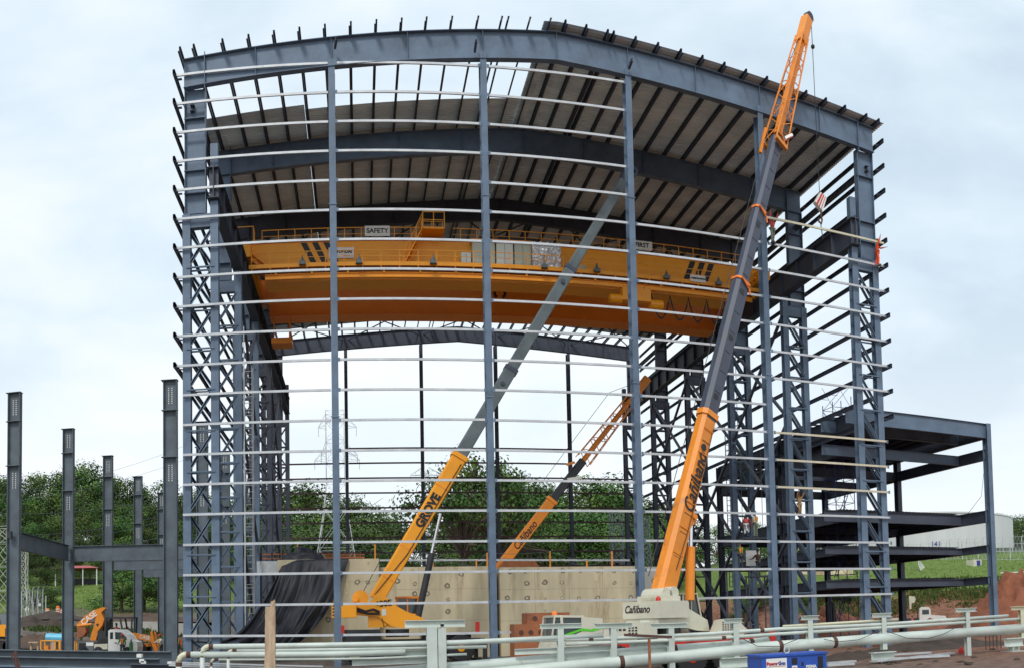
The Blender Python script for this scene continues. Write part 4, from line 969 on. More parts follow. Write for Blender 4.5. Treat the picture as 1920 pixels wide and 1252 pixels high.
# ------------------------------------------------------------------ annexe on the right
an = thing('annexe_frame', 'lower four-storey dark steel frame with decks, joined to the right side of the hall', 'building frame', (50, 12, 0))
AX, AY, AZ = 55.3, 5.4, 16.75
lv = [AZ, atX(1848, 842, AX).z, atX(1848, 957, AX).z, atX(1848, 1022, AX).z, atX(1848, 1081, AX).z]
X0 = 43.6
for (x, y) in ((AX, AY), (AX, 17.9), (AX, 31), (49.6, 31), (X0, 17.9), (X0, 31)):
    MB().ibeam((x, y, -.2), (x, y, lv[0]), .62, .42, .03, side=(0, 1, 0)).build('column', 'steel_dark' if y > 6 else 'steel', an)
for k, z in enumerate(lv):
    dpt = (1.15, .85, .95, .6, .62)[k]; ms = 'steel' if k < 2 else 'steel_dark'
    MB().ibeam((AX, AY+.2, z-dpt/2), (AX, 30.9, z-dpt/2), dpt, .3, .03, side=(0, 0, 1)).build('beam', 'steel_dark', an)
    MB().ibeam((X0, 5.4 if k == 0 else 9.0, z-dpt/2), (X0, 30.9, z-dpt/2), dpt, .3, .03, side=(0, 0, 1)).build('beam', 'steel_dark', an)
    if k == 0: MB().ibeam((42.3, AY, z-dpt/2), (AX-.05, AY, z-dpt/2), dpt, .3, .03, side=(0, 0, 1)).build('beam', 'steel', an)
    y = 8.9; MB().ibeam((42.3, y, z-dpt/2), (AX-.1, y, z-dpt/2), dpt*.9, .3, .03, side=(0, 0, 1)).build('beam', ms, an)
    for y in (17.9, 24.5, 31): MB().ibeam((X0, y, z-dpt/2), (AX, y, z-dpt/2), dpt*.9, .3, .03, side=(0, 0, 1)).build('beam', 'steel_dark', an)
    if k == 1: continue
    # ribbed deck
    c = MB(); y0, y1 = (5.6 if k == 0 else 9.0), 30.; nn_ = int((AX-X0)/.3); pr_ = []
    for i in range(nn_): x = X0+i*.3; pr_ += [(x, 0), (x+.14, 0), (x+.17, .06), (x+.27, .06)]
    vs = [(x, y0, z+.03+h) for x, h in pr_]+[(x, y1, z+.03+h) for x, h in pr_]; m_ = len(pr_)
    c.add(vs, [(i, i+1, m_+i+1, m_+i) for i in range(m_-1)]).build('floor_deck', 'deck' if 0 else 'steel_dark', an)
    for i in range(9):
        x = X0+1.2+i*1.2; MB().ibeam((x, y0+.1, z-.2), (x, y1, z-.2), .36, .15, .02, side=(0, 0, 1)).build('joist', 'steel_dark', an)
c = MB()
for i in range(14): c.box((X0-.9, 6.2+i*.9, AZ+.02), (X0+.2, 6.35+i*.9, AZ+.12))
c.build('deck_edge', 'steel_dark', an)
MB().tube([atY(1848, 850, AY), atY(1840, 930, AY), atY(1815, 962, AY)], .02, 4).build('hanging_cable', 'dark', an)

# ------------------------------------------------------------------ blue scaffold tower beside the annexe
q0 = atY(1565, 1170, 14.)
sf = thing('scaffold_tower', 'slim blue tube scaffold tower with ladder inside the right side of the hall', 'scaffold', (q0.x, 14, 0))
sx0, sx1, sy0, sy1 = atY(1566, 900, 14).x, atY(1601, 900, 14).x, 14., 15.6
zt = atY(1590, 742, 14).z
for x in (sx0, sx1):
    for y in (sy0, sy1): MB().cyl((x, y, 0), (x, y, zt if x > sx0 else zt-.6), .035, n=6).build('upright', 'scaf', sf)
z = 1.5; up_ = 0
while z < zt-.8:
    c = MB()
    for y in (sy0, sy1): c.cyl((sx0, y, z), (sx1, y, z), .025, n=5).cyl((sx0, y, z if up_ else z+1.9), (sx1, y, z+1.9 if up_ else z), .02, n=5).cyl((sx0, y, z+.95), (sx0+.5, y, z+.95), .02, n=5)
    for x in (sx0, sx1): c.cyl((x, sy0, z), (x, sy1, z), .025, n=5).cyl((x, sy0, z), (x, sy1, z+1.9), .02, n=5)
    c.build('scaffold_frame', 'scaf', sf); z += 1.95; up_ ^= 1
c = MB(); n_ = 5
for k in range(5):
    za = 1.6+k*3.6; a, b = V((sx0+.2, sy0+.6, za)), V((sx1-.2, sy0+.6, za+3.3))
    for dy in (0, .4): c.bar(a+V((0, dy, 0)), b+V((0, dy, 0)), .05)
    for i in range(8): p = a.lerp(b, (i+.5)/8); c.bar(p, p+V((0, .4, 0)), .04)
c.build('ladder', 'scaf', sf)
# ladder scaffold behind the second pair of legs

# rough grass and weeds on the banks
def weeds(nm, n, fn, m, hmin, hmax, label_seed):
    r = random.Random(label_seed); c = MB()
    for _ in range(n):
        px, D = fn(r); g = atD(px, 1170, D); z = H(g.x, g.y)
        if noise.noise(V((g.x*.12, g.y*.12, 3)))+r.uniform(-.25, .25) < -.05: continue
        for k in range(3):
            a = r.random()*6.28; h = r.uniform(hmin, hmax); b = V((g.x+r.uniform(-.3, .3), g.y+r.uniform(-.3, .3), z-.05)); d = V((math.cos(a), math.sin(a), 0))*h*.35; t = V((r.uniform(-.4, .4)*h, r.uniform(-.4, .4)*h, h))
            c.add([b-d, b+d, b+d*.5+t, b-d*.3+t*.9], [(0, 1, 2, 3)])
    o = c.build(nm, m); tag(o, kind='stuff'); return o
M['grassblade'] = leafmat('grass_blades', (.05, .09, .015), (.11, .17, .022), (.20, .26, .05)); M['weed'] = leafmat('rough_weeds', (.02, .045, .01), (.05, .09, .018), (.12, .16, .035)); M['straw'] = leafmat('dry_grass', (.10, .075, .025), (.17, .12, .04), (.26, .19, .07))
weeds('rough_grass', 7000, lambda r: (r.uniform(1380, 1940), r.uniform(117, 140)), 'weed', .12, .5, 1)
weeds('dry_grass', 3500, lambda r: (r.uniform(1380, 1940), r.uniform(113, 128)), 'straw', .12, .4, 2)
weeds('rough_grass', 2200, lambda r: (r.uniform(-30, 350), r.uniform(84, 104)), 'weed', .15, .45, 3)
weeds('rough_grass', 2500, lambda r: (r.uniform(-30, 350), r.uniform(126, 168)), 'grassblade', .08, .28, 4)
weeds('rough_grass', 2500, lambda r: (r.uniform(1400, 1940), r.uniform(138, 170)), 'grassblade', .08, .28, 5)
# ------------------------------------------------------------------ concrete foundation blocks
def block(pa, pb, ytop, Y, dep, label, holes, nm='concrete_block', ztop=None, m='concrete'):
    a, b = atY(pa, ytop, Y), atY(pb, ytop, Y); zt = ztop or (a.z+b.z)/2
    o = thing(nm, label, 'concrete block', ((a.x+b.x)/2, Y+dep/2, 0))
    w_ = MB().box((a.x, Y, -.2), (b.x, Y+dep, zt)).build('pour', m, o)
    jl = MB(); n = max(1, round((b.x-a.x)/2.4))
    for i in range(1, n): x = a.x+(b.x-a.x)*i/n; jl.box((x-.008, Y-.006, 0), (x+.008, Y, zt))
    for z in (zt-1.5, zt-3.6): jl.box((a.x, Y-.006, z-.006), (b.x, Y, z+.006))
    jl.build('form_joint', 'tie', o)
    t = MB(); holes = [(px+rnd.uniform(-2.5, 2.5), py+rnd.uniform(-1.5, 1.5)) for px, py in holes if len(holes) < 6 or rnd.random() > .12]
    for (px, py) in holes:
        p = atY(px, py, Y); r_ = rnd.choice([.10, .13, .16, .21]); k = 9
        vs = [(p.x+math.cos(i*6.283/k)*r_*rnd.uniform(.7, 1.15), Y-.008, p.z+math.sin(i*6.283/k)*r_*rnd.uniform(.7, 1.1)) for i in range(k)]
        t.plate(vs, (0, .006, 0))
    t.build('tie_hole', 'tie', o)
    t = MB()
    for (px, py) in holes:
        p = atY(px, py, Y); t.lathe((p.x, Y-.012, p.z), [(.09, 0), (.09, .004)], axis=(0, 1, 0), n=8)
    t.build('plug', 'concrete', o)
    return o
M['tie'] = mat('dark_tie_hole_stain', (.24, .21, .155), .9, 0, .35, 6)
block(520, 711, 1048, 11., 6., 'tall pale concrete block half covered by the black tarpaulin', [(693, 1057), (671, 1090), (690, 1090), (652, 1085), (650, 1112), (615, 1160), (632, 1180)])
block(712, 929, 1062, 11.6, 5., 'concrete block behind the yellow crane boom, with rows of round tie holes', [(722, 1064), (776, 1067), (804, 1096), (776, 1095), (776, 1113), (803, 1114), (840, 1075), (864, 1075), (888, 1075), (841, 1097), (889, 1096), (841, 1125), (889, 1124), (842, 1147), (889, 1146), (745, 1090), (722, 1090)])
hl = [(954+i*33, y) for i in range(8) for y in (1070, 1093, 1122)]+[(988, 1144), (1022, 1144), (1085, 1143), (955, 1175)]
block(937, 1191, 1062, 11.3, 5.5, 'rust-streaked concrete block with a grid of tie holes between two front columns', hl)
block(1203, 1262, 1062, 15., 3., 'narrow pinkish concrete block left of the tall orange boom', [(1225, 1090)], m='concrete_pale')
block(284, 372, 1168, 40., 4., 'low pale concrete wall behind the loader at the left', [(345, 1190), (352, 1200)], m='concrete_pale')
block(212, 300, 1165, 46., 3., 'long low pale wall behind the white pickup cab', [(270, 1178), (284, 1180)], m='concrete_pale')
# rope railing on the blocks
rl = thing('rope_railing', 'thin orange posts with sagging ropes along the top of the concrete blocks', 'railing', (18, 12, 5.6))
tops = [(558, 1020, 1045, 12), (703, 1020, 1048, 12), (811, 1036, 1062, 13), (893, 1050, 1062, 12.5), (913, 1036, 1062, 13), (1031, 1033, 1062, 13), (1100, 1050, 1062, 13), (1147, 1033, 1062, 13)]
for px, ya, yb, Y in tops:
    a, b = atY(px, ya, Y), atY(px, yb, Y); MB().bar((a.x, Y, b.z-.1), (a.x, Y, a.z), .09).build('post', 'orange', rl)
for (p, q) in zip(tops, tops[1:]):
    for dz in (0, .35):
        a, b = atY(p[0], p[1], p[3])-V((0, 0, dz)), atY(q[0], q[1], q[3])-V((0, 0, dz))
        if abs(a.z-b.z) > .8: continue
        MB().tube([a.lerp(b, t)-V((0, 0, .5*t*(1-t))) for t in (0, .2, .4, .6, .8, 1)], .014, 4).build('rope', 'steel_weathered', rl)
a, b = atY(655, 1048.5, 12.6), atY(1020, 1049, 14)
g = MB().bar((atY(712, 1050, 20).x, 20, atY(712, 1050, 20).z), (atY(1180, 1050, 20).x, 20, atY(1180, 1050, 20).z), .14).build('handrail_pipe', 'galv', rl)
# tarpaulin
topc = [atY(px, py, Y) for px, py, Y in ((516, 1080, 10.4), (528, 1056, 10.8), (556, 1046.5, 10.85), (600, 1046, 10.85), (652, 1046, 10.85))]
botc = [atY(px, py, Y) for px, py, Y in ((360, 1204, 6.5), (420, 1206, 7.), (480, 1208, 7.6), (530, 1210, 8.2), (572, 1198, 9.0))]
def cat_(pts, t): n = len(pts)-1; x = t*n; i = min(int(x), n-1); return pts[i].lerp(pts[i+1], x-i)
c = MB(); nu, nv_ = 110, 70; vs = []
for j in range(nv_+1):
    for i in range(nu+1):
        u, v_ = i/nu, j/nv_; p = cat_(topc, u).lerp(cat_(botc, u), max(0, v_-.06)/.94)
        sag = math.sin(math.pi*v_)
        p.z -= (1.5*(1-u)+.3)*sag; p.x += 0.4*sag*(u-.3)
        amp = .10+.36*v_*(1-.3*v_)
        f_ = .7*math.sin(u*17+v_*1.5+3.2*noise.noise(V((u*3, v_*1.2, 1))))+.9*noise.noise(V((u*16, v_*1.6, 6)))+.35*noise.noise(V((u*34, v_*2.5, 8)))
        p.y -= (amp*f_+.18*noise.noise(V((u*14, v_*6, 0))))*min(1, v_*4+.1)+.05; p.z += .12*f_*v_
        if v_ < .06: p.y += 1.2*(1-v_/.06); p.z += .04
        vs.append(p)
c.add(vs, [(j*(nu+1)+i, j*(nu+1)+i+1, (j+1)*(nu+1)+i+1, (j+1)*(nu+1)+i) for j in range(nv_) for i in range(nu)])
tp_ = c.build('tarpaulin', 'tarp', None, smooth=True, org=topc[2]); tag(tp_, 'black plastic tarpaulin draped in folds over the left concrete block', 'tarpaulin')
so_ = tp_.modifiers.new('t', 'SOLIDIFY'); so_.thickness = .02
c = MB(); q = atY(568, 1040, 12.)
lv_ = []
for j in range(13):
    for i in range(20):
        th, ph = i/19*2*math.pi, j/12*math.pi/1.9; d = V((math.sin(ph)*math.cos(th), math.sin(ph)*math.sin(th), math.cos(ph)))
        k = 1+.35*noise.noise(d*2.5+V((3, 3, 3))); lv_.append(q+V((d.x*1.25*k, d.y*.9*k, d.z*.75*k-.35)))
c.add(lv_, [(j*20+i, j*20+i+1, (j+1)*20+i+1, (j+1)*20+i) for j in range(12) for i in range(19)]); h_ = c.build('tarpaulin_heap', 'tarp', None, smooth=True, org=q)
tag(h_, 'crumpled heap of black plastic on top of the left concrete block', 'tarpaulin')
rb_ = thing('rebar_mat', 'rusty reinforcing bars standing along the top of the left concrete block', 'rebar', (6, 13, 6.6))
c = MB()
for i in range(34): x = atY(590+i*2.6, 1046, 12.8).x; z = atY(590, 1046, 12.8).z; c.bar((x, 12.8, z-.5), (x, 12.8, z+.15+.25*rnd.random()), .03)
c.build('upright_bars', 'rust_plate', rb_); MB().bar((atY(588, 1046, 12.8).x, 12.75, z), (atY(684, 1046, 12.8).x, 12.75, z), .1).bar((atY(588, 1046, 12.8).x, 12.9, z+.25), (atY(684, 1046, 12.8).x, 12.9, z+.2), .05).build('tie_bar', 'rust_plate', rb_)
fw_ = thing('formwork_table', 'rusty steel formwork frames and pale planks left of the tarpaulin', 'formwork', (atY(515, 1060, 20).x, 20, 0))
for y in (1039, 1047, 1055): a, b = atY(488, y, 20), atY(556, y-1, 20); MB().bar(a, b, .1).build('bar', 'rust_plate', fw_)
a, b = atY(482, 1063, 19.8), atY(560, 1062, 19.8); MB().bar(a, b, .9, .14).build('plank', 'galv', fw_)
for px in (490, 510, 530, 552): a = atY(px, 1063, 20); MB().bar((a.x, 20, 0), (a.x, 20, a.z+1.1), .1).build('leg', 'dark', fw_)
# rusted counterweight slabs
for (pa, pb, ya, yb, Y, lb) in ((987, 1068, 1149, 1168, -.9, 'rusty steel slab, upper one beside the white crane cab'), (964, 1030, 1170, 1200, -1.2, 'rusty steel slab, lower one behind the thin white pipes')):
    a, b = atY(pa, ya, Y), atY(pb, yb, Y); o = thing('rusty_slab', lb, 'steel slab', ((a.x+b.x)/2, Y+.6, b.z), 'rusted steel slabs by the crane')
    MB().box((a.x, Y, b.z-(.9 if yb > 1190 else 0)), (b.x, Y+1.4, a.z)).build('slab', 'rust_plate', o)
    c = MB()
    for k in range(3): x = a.x+(b.x-a.x)*(k+.7)/3.6; c.lathe((x, Y-.03, (a.z+b.z)/2), [(.13, 0), (.13, .03)], axis=(0, 1, 0))
    c.build('lug', 'rust', o)

# ------------------------------------------------------------------ pipe rack in the foreground
YR = -15.
GPT = 'T-headed posts of the pipe rack'
def tpost(px, ytop, armL, armR, lbl, hz=None, m='pipe', base=None, th=.23, arm_h=.19, plinth=False):
    p = atY(px, ytop, YR); hz = -.3 if hz is None else hz
    o = thing('rack_post', lbl, 'post', (p.x, YR, hz), GPT)
    MB().ibeam((p.x, YR, hz), (p.x, YR, p.z), th, th, .03, side=(0, 1, 0)).build('upright', m, o)
    a, b = atY(armL, ytop, YR).x, atY(armR, ytop, YR).x
    MB().ibeam((a, YR, p.z+arm_h/2), (b, YR, p.z+arm_h/2), arm_h, .26, .025, side=(0, 0, 1)).build('arm', m, o)
    if plinth: MB().box((p.x-.45, YR-.4, hz-.8), (p.x+.45, YR+.4, hz)).build('plinth', 'concrete_pale', o)
    return o
tpost(809, 1176, 759, 872, 'thick pale green post, leftmost of the rack, with a wide arm', th=.38, arm_h=.27)
tpost(828, 1178, 826, 832, 'second pale post close behind the leftmost T-post', th=.3)
tpost(1050, 1178, 1013, 1090, 'pale green T-post in front of the white crane driver cab')
tpost(1149, 1177, 1115, 1185, 'pale green T-post in front of the crane carrier vents')
tpost(1257, 1177, 1220, 1287, 'pale green T-post below the Cañibano lettering')
tpost(1378, 1168, 1358, 1391, 'pale T-post beside the perforated cream housing', hz=.55)
tpost(1517, 1162, 1503, 1534, 'pale T-post just behind the blue generator')
tpost(1655, 1157, 1636, 1670, 'pale rusty-topped T-post standing on a pale bracket', hz=.55)
tpost(1812, 1147, 1793, 1829, 'pale T-post on a mossy concrete plinth', hz=-.05, plinth=True)
tpost(1914, 1143, 1897, 1930, 'yellowed rusty T-post at the right edge', hz=.6, m='pipe_old')
for px, yt, lb in ((1375, 1232, 'pale concrete pedestal under the rack beside the generator'), (1655, 1222, 'pale steel pedestal below the rusty-topped post'), (1900, 1196, 'wide pale pedestal at the right edge of the rack')):
    p = atY(px, yt, YR); o = thing('rack_pedestal', lb, 'pedestal', (p.x, YR, -.3), 'pedestals under the big pipe')
    MB().ibeam((p.x-.6, YR, p.z-.2), (p.x+.6, YR, p.z-.2), .42, .4, .04, side=(0, 0, 1)).build('bearing_beam', 'pipe', o)
    MB().ibeam((p.x, YR, -.3), (p.x, YR, p.z-.42), .4, .4, .03, side=(1, 0, 0)).build('stub_column', 'pipe', o); MB().box((p.x-.5, YR-.45, -.6), (p.x+.5, YR+.45, .05 if px == 1900 else -.3)).build('plinth', 'concrete_pale', o)
def pipe(label, pts, r, m='pipe', Y=YR, bands=(), cat='pipe', nm='pipe', n=14, grp=None, yo=0):
    P_ = [atY(x, y, Y) for x, y in pts]
    o = thing(nm, label, cat, tuple(P_[0]), grp)
    MB().tube(P_, r, n).build('pipe_run', m, o, smooth=True)
    for t in bands:
        n_ = len(P_)-1; k = min(int(t*n_), n_-1); q = P_[k].lerp(P_[k+1], t*n_-k); d = (P_[k+1]-P_[k]).normalized(); MB().cyl(q-d*.09, q+d*.09, r*1.03, n=n).build('rusty_joint', 'rust', o)
    return o
pipe('large pale green pipe, front one, running right past the blue generator', [(820, 1272), (1060, 1250), (1330, 1225), (1440, 1213), (1640, 1198), (1930, 1177)], .235, bands=(.275, .62, .72))
pipe('second large pale pipe, just behind and above the front one, ending mid rack', [(560, 1272), (870, 1250), (1130, 1228), (1400, 1208), (1440, 1203)], .22, Y=YR+.5, bands=(.62, .8))
G4 = 'white pipes with elbows at the left end of the rack'
def elbow(label, pts, r, m='pipe', px0=None, Y=YR, j=(0, 1)):
    P_ = [atY(x, y, Y) for x, y in pts]; o = thing('pipe', label, 'pipe', tuple(P_[0]), G4)
    q0 = P_[0]; R_ = r*2.6; turn = [V((q0.x-R_*math.sin(a), q0.y, q0.z-R_*(1-math.cos(a)))) for a in [i*math.pi/2/6 for i in range(7)]]
    MB().tube(P_, r, 14).build('pipe_run', m, o, smooth=True); MB().tube(turn, r*1.02, 14).build('elbow', 'pipe_old', o, smooth=True)
    MB().cyl(turn[-1], V((turn[-1].x, turn[-1].y, -.4)), r, n=14).build('riser', m, o, smooth=True)
    MB().cyl(q0+V((0, 0, 0)), q0+V((.16, 0, 0)), r*1.06, n=14).build('rusty_joint', 'rust', o); MB().cyl(turn[-1]-V((0, 0, .14)), turn[-1], r*1.06, n=14).build('rusty_joint', 'rust', o)
    return o
elbow('white pipe with yellowed elbow, upper of the left group, passing behind the wooden post', [(392, 1212), (620, 1209), (870, 1204), (1130, 1191)], .085*1.15)
elbow('white pipe with large elbow, leftmost of the left group', [(350, 1227), (620, 1226), (760, 1222)], .115)
elbow('thin white pipe with round yellowed cap elbow, third from the left', [(436, 1219), (640, 1217), (912, 1212)], .062)
elbow('thinnest white pipe with small rusty elbow at the left of the rack', [(402, 1236), (700, 1234), (875, 1226)], .045)
pipe('thin white pipe high on the rack, running to the right edge', [(900, 1201), (1130, 1197), (1330, 1188), (1460, 1179), (1640, 1171), (1890, 1154)], .075, bands=(.18, .55), n=10)
pipe('thin white pipe just under the upper one on the right half of the rack', [(1060, 1207), (1330, 1197), (1460, 1188), (1640, 1177), (1925, 1159)], .07, bands=(.3,), n=10)
pipe('short pale steel angle above the thin pipes beside the right tower', [(1468, 1174), (1684, 1161)], .06, n=4, m='pipe_old')
for pts, lb in (([(660, 1242), (800, 1237)], 'pale channel beam below the left pipes'), ([(965, 1222), (1060, 1217), (1145, 1214)], 'pale channel beam under the white crane cab'), ([(1180, 1208), (1262, 1204)], 'pale channel beam before the red chassis'), ([(720, 1226), (800, 1224)], 'short pale cross plate resting on the left pipes')):
    a, b = atY(*pts[0], YR+.2), atY(*pts[-1], YR+.2); o = MB().ibeam(a, b, .22, .18, .025, side=(0, 0, 1)).build('channel_beam', 'pipe', None, org=a); tag(o, lb, 'steel beam', 'loose channel beams on the rack')
o = thing('rusty_prop', 'rusty brown T-shaped prop standing before the crane carrier', 'prop', (atY(1217, 1230, -16).x, -16, -.5))
p = atY(1217, 1196, -16); MB().bar((p.x, -16, -.6), (p.x, -16, p.z), .085).build('stem', 'rust_plate', o); a, b = atY(1171, 1190, -16), atY(1259, 1194, -16); MB().bar(a, b, .1, .12).build('crossbar', 'rust', o)
# black cable along the pipe
for pts, lb in (([(1390, 1196), (1420, 1211), (1460, 1212), (1500, 1196), (1512, 1185)], 'thin black cable sagging over the big pipe left of the generator post'), ([(1545, 1198), (1570, 1203), (1610, 1199), (1650, 1182)], 'thin black cable sagging between the rack posts'), ([(1660, 1182), (1700, 1196), (1740, 1197), (1770, 1188), (1800, 1172)], 'thin black cable hanging near the white truck')):
    P_ = [atY(x, y, YR-.3) for x, y in pts]; o = MB().tube(P_, .014, 4).build('cable', 'black', None, org=P_[0]); tag(o, lb, 'cable', 'black cables on the rack')
# ------------------------------------------------------------------ wooden post, rebar bundle, steel stacks
p = atY(508, 1190, -22); c = MB(); n = 14
for (dx, w_, zt_) in ((-.045, .27, atY(505, 1138, -22).z), (.07, .16, atY(514, 1126, -22).z)):
    vs = []
    for j in range(n+1):
        z = -.3+(zt_+.3)*j/n; k = 1-.25*j/n
        for sx_, sy_ in ((-1, -1), (1, -1), (1, 1), (-1, 1)): vs.append((p.x+dx+sx_*w_/2*k*rnd.uniform(.93, 1.05)-.03*(1-j/n), -22+sy_*.13*rnd.uniform(.93, 1.05), z+(rnd.uniform(-.06, .06) if j == n else 0)))
    c.add(vs, [(3, 2, 1, 0), (4*n, 4*n+1, 4*n+2, 4*n+3)]+[(j*4+i, j*4+(i+1) % 4, (j+1)*4+(i+1) % 4, (j+1)*4+i) for j in range(n) for i in range(4)])
o = c.build('wooden_post', 'wood', None, org=V((p.x, -22, 0))); tag(o, 'rough knotty wooden post standing before the white pipes', 'post')
rbn = thing('rebar_bundle', 'small bundle of rusty bars leaning on the stacked steel beams at lower left', 'rebar bundle', (atY(35, 1240, -19).x, -19, 0)); c = MB()
for i in range(16): a, b = atY(22+rnd.uniform(-3, 8), 1222+rnd.uniform(-3, 5), -18.6), atY(38+rnd.uniform(-6, 8), 1275, -19); c.bar(a, b, .025)
c.build('bars', 'rust', rbn)
GS = 'long steel beams stacked at the lower left'
for i, (ya, yb, xa, xb, Y, m_, lb) in enumerate(((1216, 1221, -60, 322, -10, 'steel_weathered', 'long grey steel beam, farthest and topmost of the lower left stack'), (1229, 1234, -60, 300, -12, 'steel_weathered', 'long grey steel beam, middle one of the lower left stack'), (1246, 1252, -60, 245, -13.5, 'steel', 'long blue-grey steel beam, nearest of the lower left stack'), (1243, 1246, 245, 330, -12.6, 'steel_dark', 'short dark beam end in front of the lower left stack'), (1256, 1262, -60, 180, -14.5, 'steel_weathered', 'partly hidden grey beam at the bottom left edge'))):
    a, b = atY(xa, ya, Y), atY(xb, yb, Y); z = (a.z+b.z)/2; o = MB().ibeam((a.x, Y, z-.3), (b.x, Y, z-.3), .6, .5, .035, side=(0, 0, 1)).build('steel_beam', m_, None, org=V((a.x, Y, z-.6))); tag(o, lb, 'steel beam', GS)
    c = MB()
for k in range(7):
    x = atY(-20+k*48, 1240, -12).x; o = MB().box((x-.1, -15, -.1), (x+.1, -9.6, .12)).build('timber_bearer', 'wood', None, org=V((x, -12, 0))); tag(o, 'timber bearer under the stacked steel beams, '+ORD[k]+' from the left', 'timber', 'timber bearers under the beams')
for k, (px, py) in enumerate(((266, 1229), (271, 1238), (274, 1242), (323, 1243))):
    q = atY(px, py, -11.8); o = MB().box((q.x-.1, -12.3, q.z-.06), (q.x+.1, -12.0, q.z+.08)).build('wood_block', 'sign', None, org=q); tag(o, 'small pale wood block on the stacked beams, '+('leftmost', 'second from the left', 'third from the left', 'rightmost')[k], 'wood block', 'small blocks on the beam stack')
a, b = atY(322, 1241, -14), atY(606, 1249, -14)
for k in range(3):
    o = MB().bar(a+V((0, -k*.25, -.05*k)), b+V((0, -k*.3, -.1*k)), .05, .12).build('white_bar', 'galv', None, org=a); tag(o, 'long white girt lying low behind the pipe elbows, '+('highest', 'middle', 'lowest')[k]+' of three', 'steel girt', 'loose white girts on the ground, left')
# white girts lying on the right
for k, (x0, y0, x1, y1) in enumerate(((1640, 1239, 1786, 1224), (1550, 1243, 1602, 1239), (1655, 1228, 1745, 1223), (1648, 1235, 1780, 1229), (1550, 1247, 1600, 1244))):
    a, b = atZ(x0, y0, .12), atZ(x1, y1, .12); z_ = H(a.x, a.y); o = MB().bar(a, b, .08, .3, side=(0, 0, 1)).build('loose_girt', 'galv', None, org=a); tag(o, 'white girt lying on red mud by the generator, '+('long one nearest the pedestal', 'short upper one', 'thin farthest one', 'long one behind the nearest', 'short lower one')[k], 'steel girt', 'loose white girts on the mud, right')
# ------------------------------------------------------------------ blue generator
ge = thing('generator', 'blue generator set with white POWER sign at the bottom edge', 'generator', (atY(1480, 1240, -22.5).x, -22.5, -.2))
ga, gbp, gc = atY(1418, 1232, -22.8), atY(1471, 1229, -22.2), atY(1546, 1219, -22.9)
zt = .98
ga.z = gbp.z = gc.z = zt
gd = ga+(gc-gbp)
pts = [ga, gbp, gc, gd]; pts = [V((q.x, q.y, 0)) for q in pts]
fx_ = (pts[1]-pts[0]); 
p0, p3 = V((ga.x, -23.2, 0)), V((gc.x, -23.0, 0)); dx = p3-p0; dy = V((.12, 1.3, 0))
MB().plate([p0+V((0, 0, -.4)), p3+V((0, 0, -.4)), p3+dy+V((0, 0, -.4)), p0+dy+V((0, 0, -.4))], (0, 0, 1.33)).build('enclosure', 'blue', ge)
MB().plate([p0-V((.04, .04, -.93)), p3+V((.04, -.04, .93)), p3+dy+V((.04, .04, .93)), p0+dy+V((-.04, .04, .93))], (0, 0, .06)).build('lid', 'blue', ge)
un = dx.normalized(); nn_ = V((un.y, -un.x, 0)); 
def gpl(u0, u1, z0, z1, nm, m, par=ge, off=.012): a = p0+dx*u0; b = p0+dx*u1; return MB().plate([a+V((0, 0, z0)), b+V((0, 0, z0)), b+V((0, 0, z1)), a+V((0, 0, z1))], nn_*off).build(nm, m, par)
sg = gpl(.06, .37, .1, .88, 'sign', 'sign')
text('lettering', 'Power', .15, p0+dx*.145+V((0, 0, .72))+nn_*.014, un, (0, 0, 1), 'ink_red', sg, bold=.006, off=.004); text('lettering', 'Gen', .15, p0+dx*.292+V((0, 0, .72))+nn_*.014, un, (0, 0, 1), 'ink_blue', sg, bold=.006, off=.004)
gpl(.075, .35, .63, .64, 'underline', 'ink_red', sg, .018)
sm = gpl(.45, .53, .35, .62, 'label_plate', 'sign'); text('lettering', 'Power', .05, p0+dx*.49+V((0, 0, .56))+nn_*.014, un, (0, 0, 1), 'ink_red', sm, off=.004)
gpl(.45, .53, .66, .86, 'vent', 'ink'); gpl(.86, .94, .1, .86, 'vent', 'ink'); gpl(.60, .63, .6, .72, 'latch', 'ink')
text('lettering', 'FISMA', .15, p0+dx*.75+V((0, 0, .55))+nn_*.002, un, (0, 0, 1), 'sign', ge, off=.004, bold=.004)
q = p0+dx*.5+dy*.5+V((0, 0, .99)); MB().tube([q+V((.09*math.sin(a), 0, .1-.1*math.cos(a))) for a in [i*.524 for i in range(13)]], .02, 6).build('lifting_eye', 'pipe', ge)
# ------------------------------------------------------------------ people
def skinmesh(nm, J, E_, m, parent, sub=1):
    me = bpy.data.meshes.new(nm); me.from_pydata([V(p) for p, r in J], E_, []); ob = bpy.data.objects.new(nm, me); COL.objects.link(ob)
    sk = ob.modifiers.new('s', 'SKIN'); sk.use_smooth_shade = True
    if not me.skin_vertices: return ob
    for i, (p, r) in enumerate(J): me.skin_vertices[0].data[i].radius = (r, r) if not isinstance(r, tuple) else r; me.skin_vertices[0].data[i].use_root = (i == 0)
    sb = ob.modifiers.new('u', 'SUBSURF'); sb.levels = sub; sb.render_levels = sub
    dg = bpy.context.evaluated_depsgraph_get(); dg.update(); m2 = bpy.data.meshes.new_from_object(ob.evaluated_get(dg)); m2.name = nm
    bpy.data.objects.remove(ob); m2.materials.clear(); m2.materials.append(M[m]); o = bpy.data.objects.new(nm, m2); COL.objects.link(o); o.parent = parent; return o
